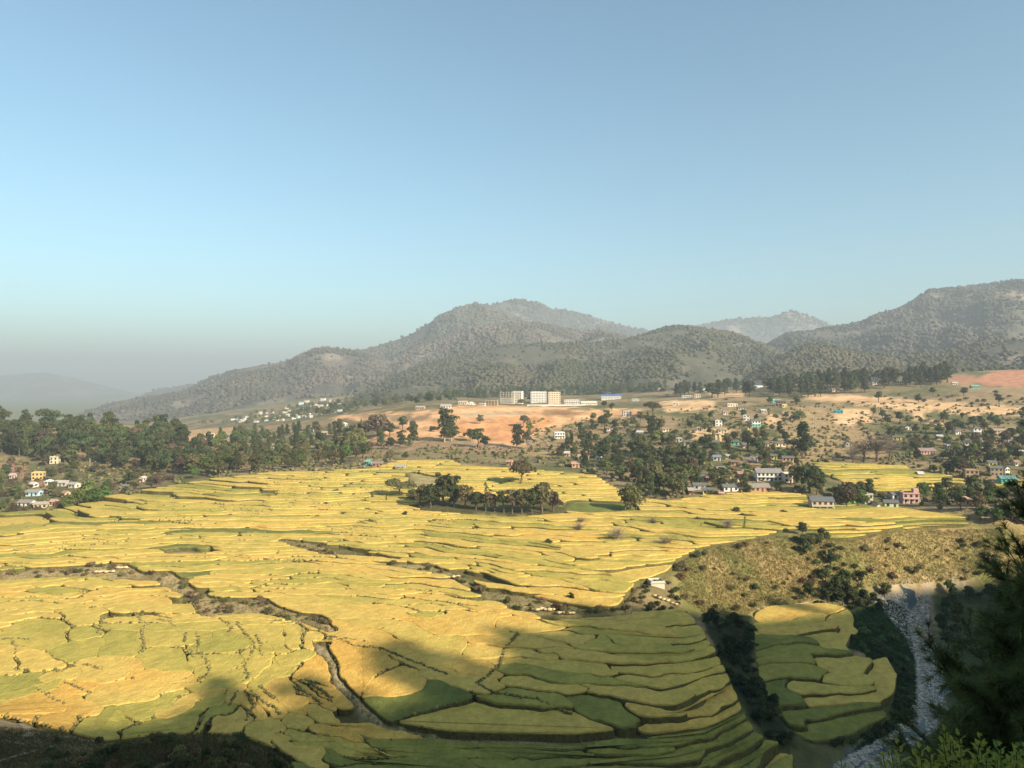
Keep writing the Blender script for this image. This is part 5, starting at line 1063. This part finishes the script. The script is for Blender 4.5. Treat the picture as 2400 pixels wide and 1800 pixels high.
scatter(BL, 90, [(5, 'bush', 'olive'), (2, 'bush', 'dry'), (2, 'bush', 'mid')], (2, 9), ['olive shrub on the dry bluff', 'dry straw-coloured shrub on the dry bluff', 'green shrub on the dry bluff'], 'shrubs on the dry bluff', sp=11, seed=21)
scatter([(1850, 1265), (1950, 1265), (2010, 1330), (2030, 1380), (1950, 1400), (1900, 1330)], 28, [(3, 'bush', 'mid'), (2, 'broad', 'mid')], (5, 8), ['green shrub in the side gully of the bluff', 'green tree in the side gully of the bluff'], 'plants of the side gully', sp=15, seed=22)
scatter([(1480, 1372), (1570, 1352), (1620, 1445), (1470, 1432)], 24, [(2, 'bush', 'olive'), (2, 'bush', 'dark')], (3, 7), ['olive shrub around the whitewashed shed', 'dark shrub around the whitewashed shed'], 'shrubs around the whitewashed shed', sp=13, seed=23)
for h, nm, cnt, sd_ in ((HOLES[0], 'the left brown scrub strip', 62, 24), (HOLES[1], 'the middle scrub strip', 44, 25), (HOLES[5], 'the short scrub strip', 10, 26)):
    scatter(h, cnt, [(1, 'bush', 'brown'), (3, 'bush', 'dry'), (3, 'bush', 'olive'), (1, 'bush', 'mid')], (3, 7), ['brown shrub in '+nm, 'dry straw-coloured shrub in '+nm, 'olive shrub in '+nm, 'green shrub in '+nm], 'shrubs in '+nm, sp=9, seed=sd_)
# trees along the ridge behind the viewpoint (they cast the ragged edge of the shade)
for k, (px, py) in enumerate([(1190, 1500), (1170, 1520), (1210, 1520), (1300, 1462), (940, 1585), (960, 1560), (1070, 1590), (1100, 1575), (700, 1625), (500, 1645), (560, 1675), (820, 1660), (1000, 1605), (1240, 1500), (1380, 1435), (1480, 1425), (1600, 1432), (1720, 1445), (1850, 1430)]):
    p = hit(px, py); t = (YR-p[1])/SD.y; x = p[0]+SD.x*t; zc = p[2]+SD.z*t; zr = float(np.interp(x, rx, rz)); h = min(24, max(9, (zc-zr+5)/.62))
    tree(['broad', 'broad', 'wide'][k % 3], 'dark', (x, YR, zc-.6*h), h, 'tree along the ridge behind the viewpoint', 'trees along the ridge behind the viewpoint', 1.0)
# low scrub that mottles the slopes: nobody could count it
def scrub(poly, n, rad, cols, label, seed, y0=150.):
    P = np.array(poly, float); g = np.random.default_rng(seed); k = n*3; px = g.uniform(P[:, 0].min(), P[:, 0].max(), k); py = g.uniform(P[:, 1].min(), P[:, 1].max(), k)
    m = inpoly(poly, px, py) & ~in_fields(px, py) & (fbm(px/26+seed, py/12, 3) > -0.12); px, py = px[m][:n], py[m][:n]; pts = []
    for a, b in zip(px, py):
        if any(abs(a-q[0]) < q[2]+2 and -2 < b-q[1] < q[3] for q in CLEAR): continue
        p = hit(a, b, y0, 2600., 420)
        if p: pts.append(p)
    pts = np.array(pts); c = np.array(cols)[g.integers(0, len(cols), len(pts))]; canopy('hillside_scrub', label, pts, rad*(.4+g.random(len(pts))), c)
SC = [(.11, .11, .045), (.15, .125, .06), (.18, .145, .072), (.085, .095, .038), (.13, .12, .05)]
scrub([(1230, 985), (1650, 955), (1900, 945), (2420, 950), (2420, 1235), (2280, 1200), (1900, 1165), (1500, 1170), (1420, 1120), (1220, 1080)], 2600, 1.0, SC, 'low mixed scrub on the village hillside', 31)
scrub([(-80, 1080), (430, 1080), (520, 1115), (420, 1140), (130, 1200), (-80, 1225)], 900, .95, SC, 'low scrub on the slope of the left village', 32)
scrub([(860, 1040), (1230, 1050), (1220, 1092), (930, 1078), (860, 1098), (500, 1125), (480, 1100)], 800, .9, SC, 'low scrub between the paddies and the orange slope', 33)

scatter([(2230, 1560), (2420, 1540), (2420, 1800), (2180, 1800), (2225, 1680)], 40, [(3, 'bush', 'mid'), (2, 'bush', 'dark'), (1, 'broad', 'mid')], (5, 9), ['green shrub on the slope behind the pine', 'dark shrub on the slope behind the pine', 'green tree on the slope behind the pine'], 'plants on the slope behind the pine', sp=20, seed=41)

scatter([(120, 1740), (250, 1742), (400, 1724), (560, 1728), (660, 1775), (690, 1830), (100, 1830)], 60, [(3, 'bush', 'dark'), (2, 'bush', 'olive'), (1, 'bush', 'dry')], (2.4, 5), ['dark shrub on the shaded near mound', 'olive shrub on the shaded near mound', 'dry shrub on the shaded near mound'], 'shrubs on the near mound', sp=16, seed=51)

stuff_trees([(1240, 1005), (1420, 985), (1620, 990), (1840, 985), (1860, 1050), (1880, 1150), (1640, 1165), (1500, 1168), (1420, 1115), (1240, 1080)], 170, ('mid', 'olive', 'dark', 'bright'), (2.2, 4.6), 'low green hedges and bushes between the hillside cottages', 'hillside_hedges', sp=8, seed=61, kinds=('bush',))
stuff_trees([(1990, 985), (2400, 965), (2420, 1120), (2290, 1125), (2160, 1098), (2080, 1060)], 130, ('mid', 'olive', 'dark', 'bright'), (2.2, 4.8), 'low green hedges and bushes of the right-hand hamlet', 'hillside_hedges', sp=8, seed=62, kinds=('bush',))
stuff_trees([(-60, 1085), (300, 1092), (430, 1128), (250, 1175), (120, 1200), (-60, 1215)], 90, ('mid', 'olive', 'brown'), (2.2, 4.6), 'low hedges and bushes of the left village', 'hillside_hedges', sp=8, seed=63, kinds=('bush',))
# ------------------------------------------------------------------ the river
M_STONE = mat('river_stone', (0.46, 0.415, 0.36), 0.85, 0.35, 1.2, bump=0.06, bscale=4, objvar=0.25)
M_WATER = mat('stream_water', (0.05, 0.06, 0.06), 0.2, 0.25, 0.5, spec=0.4, bump=0.12, bscale=1.5)
RC = [(2120, 314), (2125, 306), (2140, 288), (2155, 268), (2178, 250), (2195, 234), (2190, 216), (2178, 204), (2140, 193), (2080, 185), (2020, 177), (1960, 166), (1900, 155)]
P = []
for (a, b), (c, d) in zip(RC, RC[1:]):
    for k in range(8):
        t = k/8; px, y = a*(1-t)+c*t, b*(1-t)+d*t; P.append(((px-1200)/F*y, y))
P = np.array(P); P = np.array([P[max(0, i-4):i+5].mean(0) for i in range(len(P))])
V, Fc = [], []
for i in range(len(P)):
    d = P[min(i+1, len(P)-1)]-P[max(i-1, 0)]; n_ = np.array([-d[1], d[0]])/np.linalg.norm(d); wd = 1.9+.7*math.sin(i*.43)+.5*math.sin(i*1.1)
    z = gz(*P[i])+.16
    for s in (-1, -.3, .3, 1): q = P[i]+n_*wd*s+n_*1.4*math.sin(i*.3); V.append((q[0], q[1], max(z, gz(q[0], q[1])+.05)))
for i in range(len(P)-1):
    for s in range(3): Fc.append((i*4+s, i*4+s+1, i*4+s+5, i*4+s+4))
tag(link('river_water', fast_mesh('river_water', V, Fc, [M_WATER], smooth=True)), 'shallow grey stream winding between stones', kind='structure')
def stone_mesh(k):
    g = np.random.default_rng(900+k); b = bmesh.new(); bmesh.ops.create_icosphere(b, subdivisions=2, radius=1)
    ax = np.array([1, .75+.3*g.random(), .45+.25*g.random()]); ds = g.normal(size=(5, 3)); ds /= np.linalg.norm(ds, axis=1)[:, None]
    for v in b.verts:
        p = np.array(v.co); 
        for d in ds:
            t = p@d-.62
            if t > 0: p = p-d*t*.85
        p = p*(1+.06*g.normal())*ax; v.co = p
    me = bpy.data.meshes.new('stone'); b.to_mesh(me); b.free(); me.materials.append(M_STONE)
    return me
STM = [stone_mesh(k) for k in range(5)]
rs = random.Random(77); cand = []
while len(cand) < 5200:
    px, py = rs.uniform(1920, 2310), rs.uniform(1362, 1840)
    if not inpoly(RIV, np.array([px]), np.array([py]))[0]: continue
    p = hit(px, py, 120.)
    if p and p[2] < -80: cand.append((p, rs.random()))
for p, q in cand[:260]:
    s = 0.3+1.0*q**4+.25*rs.random()
    o = link('boulder', STM[rs.randrange(5)], None, (p[0], p[1], p[2]+s*.12), rs.random()*6.28, s)
    size = 'large' if s > .8 else ('middling' if s > .5 else 'small'); tag(o, size+' pale grey boulder lying in the stony river bed', 'boulder', size+' boulders in the river bed')
Vs, Fs, off = [], [], 0
for p, q in cand[260:]:
    s = .25+.5*q**2; v = IV*(1+.3*(rng.random((12, 1))-.5))*np.array([1, .8, .55])*s+np.array(p)+np.array([0, 0, s*.15]); Vs.append(v); Fs.append(IF+off); off += 12
tag(link('river_stones', fast_mesh('river_stones', np.vstack(Vs), np.vstack(Fs), [M_STONE])), 'scattered small stones of the river bed', kind='stuff')
# ------------------------------------------------------------------ grass on the near slope and the bluff
M_GRASS = mat('dry_grass', (0, 0, 0), 0.95, attr='blade', spec=0.03, trans=0.2)
def grass(name, label, pts, hh, cols, blades=5, seed=0):
    g = np.random.default_rng(seed); n = len(pts); V = np.zeros((n, blades, 3, 3)); a = g.random((n, blades))*6.28; h = hh*(.5+g.random((n, blades)))
    base = np.array(pts)[:, None, :]+np.stack([g.normal(size=(n, blades))*hh*.35, g.normal(size=(n, blades))*hh*.35, 0*a-.05], -1)
    dx = np.stack([np.cos(a), np.sin(a), 0*a], -1)*hh*.12; lean = np.stack([g.normal(size=(n, blades))*.35, g.normal(size=(n, blades))*.35, 1+0*a], -1)*h[..., None]
    V[:, :, 0] = base-dx; V[:, :, 1] = base+dx; V[:, :, 2] = base+lean
    c = np.array(cols)[g.integers(0, len(cols), n)]; c = np.repeat(c, blades*3, 0)
    me = fast_mesh(name, V.reshape(-1, 3), np.arange(n*blades*3).reshape(-1, 3), [M_GRASS]); vcol(me, 'blade', c)
    tag(link(name, me), label, kind='stuff')
def cover(poly, n, y0, y1, seed):
    g = random.Random(seed); P = np.array(poly, float); out = []
    k = n*2; px = np.array([g.uniform(P[:, 0].min(), P[:, 0].max()) for _ in range(k)]); py = np.array([g.uniform(P[:, 1].min(), P[:, 1].max()) for _ in range(k)])
    m = inpoly(poly, px, py); px, py = px[m], py[m]; ys = np.exp(np.linspace(math.log(y0), math.log(y1), 160))
    for a in range(0, len(px), 4000):
        X, Yp = px[a:a+4000], py[a:a+4000]
        d = Hq(X[:, None]+0*ys[None], 0*X[:, None]+ys[None], HG)-(900-Yp)[:, None]*ys[None]/F
        ok = (d >= 0); kk = np.argmax(ok, 1); good = ok.any(1) & (kk > 0); r_ = np.nonzero(good)[0]; kk = kk[r_]
        t = -d[r_, kk-1]/(d[r_, kk]-d[r_, kk-1]); y = ys[kk-1]*(1-t)+ys[kk]*t
        out.append(np.stack([(X[r_]-1200)/F*y, y, (900-Yp[r_])*y/F], 1))
    return np.vstack(out)[:n]
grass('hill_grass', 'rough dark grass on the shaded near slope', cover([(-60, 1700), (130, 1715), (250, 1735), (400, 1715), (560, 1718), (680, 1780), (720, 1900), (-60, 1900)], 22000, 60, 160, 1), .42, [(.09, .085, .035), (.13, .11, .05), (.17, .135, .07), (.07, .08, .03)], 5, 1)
grass('bluff_grass', 'dry grass covering the sunlit bluff', cover(BL, 16000, 240, 420, 2), .75, [(.25, .195, .08), (.23, .19, .074), (.20, .175, .064), (.26, .205, .085), (.19, .165, .056)], 4, 2)
grass('strip_grass', 'dry brown weeds in the scrub strips between the paddies', np.vstack([cover(HOLES[0], 5000, 150, 420, 3), cover(HOLES[1], 3500, 150, 420, 4), cover(HOLES[2], 3000, 130, 420, 5), cover(HOLES[5], 900, 150, 420, 6)]), .6, [(.24, .18, .09), (.18, .155, .065), (.32, .24, .12), (.14, .135, .05)], 4, 3)
grass('bank_grass', 'green herbs on the river bank', cover([(1990, 1445), (2080, 1405), (2120, 1425), (2140, 1520), (2150, 1700), (2000, 1760), (2090, 1690), (2100, 1560), (1995, 1520)], 7000, 140, 330, 7), .7, [(.05, .09, .03), (.07, .11, .035), (.04, .065, .025)], 4, 4)
# ------------------------------------------------------------------ the pine beside the viewpoint
M_NEEDLE = mat('pine_needles', (0.14, 0.165, 0.055), 0.6, 0.3, 2.0, trans=0.15, spec=0.2)
M_PBARK = mat('pine_bark', (0.10, 0.07, 0.05), 0.95, 0.35, 9, bump=.02, bscale=25)
def ground_near(x, y): return -1.6-.77*y if y < 20 else gz(x, y)
def pine(x, y, h, spread, nb, label, seed, low=.12):
    g = np.random.default_rng(seed); z0 = ground_near(x, y)-.2
    o = link('near_pine', None, None, (x, y, z0)); tag(o, label, 'pine tree')
    path = [(0, 0, 0), (.06, .03, h*.3), (-.04, .05, h*.6), (.02, 0, h)]; v, f = tube(path, [.02*h, .016*h, .010*h, .003*h], 9); link('trunk', fast_mesh('trunk', v, f, [M_PBARK], smooth=True), o)
    for k in range(nb):
        t = low+(1-low)*(k+.5)/nb; zb = h*t; a = k*2.4+g.normal()*.3; L = spread*(1-t)**.75*(.75+.4*g.random())+.25
        el = .15+.55*t; d = np.array([math.cos(a)*math.cos(el), math.sin(a)*math.cos(el), math.sin(el)]); pts = [np.array([0, 0, zb])]
        for q in range(6): d = d+np.array([0, 0, .07])+g.normal(size=3)*.08; d /= np.linalg.norm(d); pts.append(pts[-1]+d*L/6)
        parts = [tube(pts, list(np.linspace(.012*h*(1-t)+.012, .006, 7)), 5)]; tips = []
        for q in range(2, 7):
            for s in range(5):
                e = d+g.normal(size=3)*.55+np.array([0, 0, .12]); e /= np.linalg.norm(e); Lt = (.18+.3*g.random())*min(1, L/1.5)+.08
                b0 = pts[q]-(pts[q]-pts[q-1])*g.random(); b1 = b0+e*Lt; parts.append(tube([b0, (b0+b1)/2+g.normal(size=3)*.02, b1], [.008, .006, .005], 4)); tips.append((b1, e)); tips.append(((b0+b1)/2, e))
        tips.append((pts[-1], d))
        V_, F_ = merge(parts); br = link('branch', fast_mesh('branch', V_, F_, [M_PBARK], smooth=True), o)
        NV, n_ = [], 0
        for c, e in tips:
            m = 46; w_ = g.normal(size=(m, 3)); w_ /= np.linalg.norm(w_, axis=1)[:, None]; dir_ = e*0.75+w_*.8; dir_ /= np.linalg.norm(dir_, axis=1)[:, None]
            st = c-e*.13*g.random((m, 1)); Ln = .16+.10*g.random((m, 1)); sd_ = np.cross(dir_, g.normal(size=(m, 3))); sd_ /= np.linalg.norm(sd_, axis=1)[:, None]
            en = st+dir_*Ln-np.array([0, 0, .02]); NV.append(np.stack([st-sd_*.005, st+sd_*.005, en], 1))
        NV = np.concatenate(NV).reshape(-1, 3); link('needles', fast_mesh('needles', NV, np.arange(len(NV)).reshape(-1, 3), [M_NEEDLE]), br)
    return o
pine(9.9, 12.0, 10.7, 4.7, 120, 'tall dark pine with long needles growing on the slope below the viewpoint', 5)
pine(7.3, 10.6, 5.6, 2.6, 56, 'young pine in front of the tall dark pine', 6, .08)
pine(8.6, 9.8, 6.0, 2.6, 56, 'bushy young pine leaning towards the tall pine', 8, .08)
pine(8.4, 11.3, 7.4, 3.1, 62, 'middle-sized pine between the tall pine and the young one', 12, .1)
pine(6.3, 9.0, 3.6, 1.5, 26, 'small pine sapling below the young pine', 9, .08)
# leafy shrubs at the bottom edge
def leaf_shrub(x, y, h, n, label, m, seed, ls=.05, ferny=False):
    g = np.random.default_rng(seed); z0 = ground_near(x, y)-.1; o = link('leafy_shrub', None, None, (x, y, z0)); tag(o, label, 'shrub')
    for k in range(n):
        a = g.random()*6.28; r = .62*g.random()**.5; top = np.array([math.cos(a)*r*1.3, math.sin(a)*r, h*(.82+.2*g.random())])
        p = [np.array([math.cos(a)*.1, math.sin(a)*.1, 0]), np.array([math.cos(a)*r*.6, math.sin(a)*r*.6, h*.5]), top]
        v, f = tube(p, [.014, .010, .004], 5); st = link('stem', fast_mesh('stem', v, f, [M_BARK], smooth=True), o)
        LV, LF_ = [], []
        for q in range(34):
            t = .70+.30*(q/34)**.8; c = p[1]+(p[2]-p[1])*((t-.5)*2); b = q*2.4+g.random()*.4; el = .1+.9*(q/34)**2
            d = np.array([math.cos(b)*math.cos(el), math.sin(b)*math.cos(el), math.sin(el)]); s = np.cross(d, [0, 0, 1.]); s /= np.linalg.norm(s)+1e-9; up = np.cross(s, d)
            Ln = ls*(2.4+1.2*g.random())*(.7 if q > 27 else 1); W_ = Ln*(.16 if ferny else .24)
            pts = [c, c+d*Ln*.35+s*W_-up*.004, c+d*Ln*.75+s*W_*.8, c+d*Ln-up*Ln*.15, c+d*Ln*.75-s*W_*.8, c+d*Ln*.35-s*W_-up*.004, c+d*Ln*.55+up*-.012]
            i0 = len(LV); LV += pts; LF_ += [(i0, i0+1, i0+6), (i0+1, i0+2, i0+6), (i0+2, i0+3, i0+6), (i0+3, i0+4, i0+6), (i0+4, i0+5, i0+6), (i0+5, i0, i0+6)]
        link('leaves', fast_mesh('leaves', LV, LF_, [m]), st)
M_LSH = mat('shrub_leaf', (0.34, 0.37, 0.06), 0.5, 0.25, 6, trans=.45, spec=.3); M_FERN = mat('fern_leaf', (0.16, 0.30, 0.08), 0.55, 0.25, 6, trans=.45)
leaf_shrub(4.35, 7.3, 3.62, 60, 'yellow-green leafy shrub below the pine', M_LSH, 1, .036)
leaf_shrub(5.05, 7.5, 3.75, 60, 'second yellow-green leafy shrub closer to the pine trunk', M_LSH, 2, .036)
leaf_shrub(5.75, 7.9, 3.8, 50, 'fresh green leafy shrub under the pine branches', M_FERN, 3, .042)
leaf_shrub(3.75, 7.4, 3.4, 36, 'low feathery green plant left of the yellow-green shrub', M_FERN, 4, .04, True)

# ------------------------------------------------------------------ weeds along the bunds and ditches
WC = [(.15, .14, .05), (.21, .18, .07), (.11, .115, .042), (.27, .22, .09), (.17, .13, .06)]
pts, rad = [], []
for scr, W, tint, ym in plots:
    q = fbm(W[:, 0]/16+3, W[:, 1]/11, 3); m = (rng.random(len(W)) < np.clip((q-.02)*2.2, 0.02, .7)) & (rng.random(len(W)) < .8)
    for x, y in W[m]:
        if y < 560 and 1200+x/y*F < 1120: pts.append((x+rng.normal()*.15, y+rng.normal()*.15, float(Hq(1200+x/y*F, y))+.22)); rad.append(.13+.26*rng.random()**2)
DL = [[(238, 1465), (236, 1485), (230, 1500), (238, 1505)], [(317, 1450), (330, 1470), (347, 1478), (333, 1495), (335, 1515), (340, 1535), (328, 1550)], [(367, 1468), (400, 1472), (412, 1487)], [(436, 1500), (434, 1525)], [(445, 1535), (455, 1560)],
      [(462, 1500), (467, 1520), (465, 1545), (475, 1555), (488, 1570), (492, 1590), (480, 1605), (465, 1612), (470, 1622)], [(515, 1465), (540, 1480), (543, 1490), (535, 1500)], [(556, 1475), (575, 1500), (595, 1522), (588, 1560), (573, 1580), (576, 1596), (590, 1600), (572, 1615)], [(600, 1505), (612, 1525), (610, 1545), (618, 1555)],
      [(710, 1480), (708, 1510), (712, 1520)], [(555, 1640), (548, 1655), (535, 1675)], [(578, 1640), (590, 1665), (600, 1672), (582, 1690), (577, 1710)], [(610, 1625), (625, 1645), (645, 1660)], [(590, 1645), (625, 1670), (645, 1680), (655, 1695)], [(685, 1625), (720, 1645), (755, 1672)], [(725, 1620), (765, 1645), (780, 1665)],
      [(770, 1505), (800, 1515), (830, 1530), (890, 1535), (960, 1565), (1050, 1600)], [(1215, 1500), (1180, 1545), (1170, 1580), (1120, 1620), (1150, 1640), (1260, 1660), (1340, 1695)], [(0, 1515), (40, 1512), (70, 1515)], [(30, 1520), (38, 1535), (35, 1548)], [(195, 1575), (220, 1580), (240, 1585)], [(180, 1570), (150, 1590), (125, 1592)], [(80, 1630), (120, 1655), (150, 1672)], [(155, 1620), (215, 1645)]]
for L_ in DL:
    for (a, b), (c, d) in zip(L_, L_[1:]):
        k = max(3, int(math.hypot(c-a, (d-b)*2)/1.6))
        for i in range(k):
            t = (i+rng.random())/k; p = hit(a+(c-a)*t+rng.normal()*1.8, b+(d-b)*t+rng.normal()*1.1, 130., 400., 300)
            if p and rng.random() < .9: pts.append((p[0], p[1], float(Hq(1200+p[0]/p[1]*F, p[1]))+.36)); rad.append(.12+.22*rng.random()**1.8)
pts = np.array(pts); canopy('bund_weeds', 'tufts of weeds along the paddy bunds and ditches', pts, np.array(rad), np.array(WC)[rng.integers(0, len(WC), len(pts))])
print('WEEDS', len(pts))
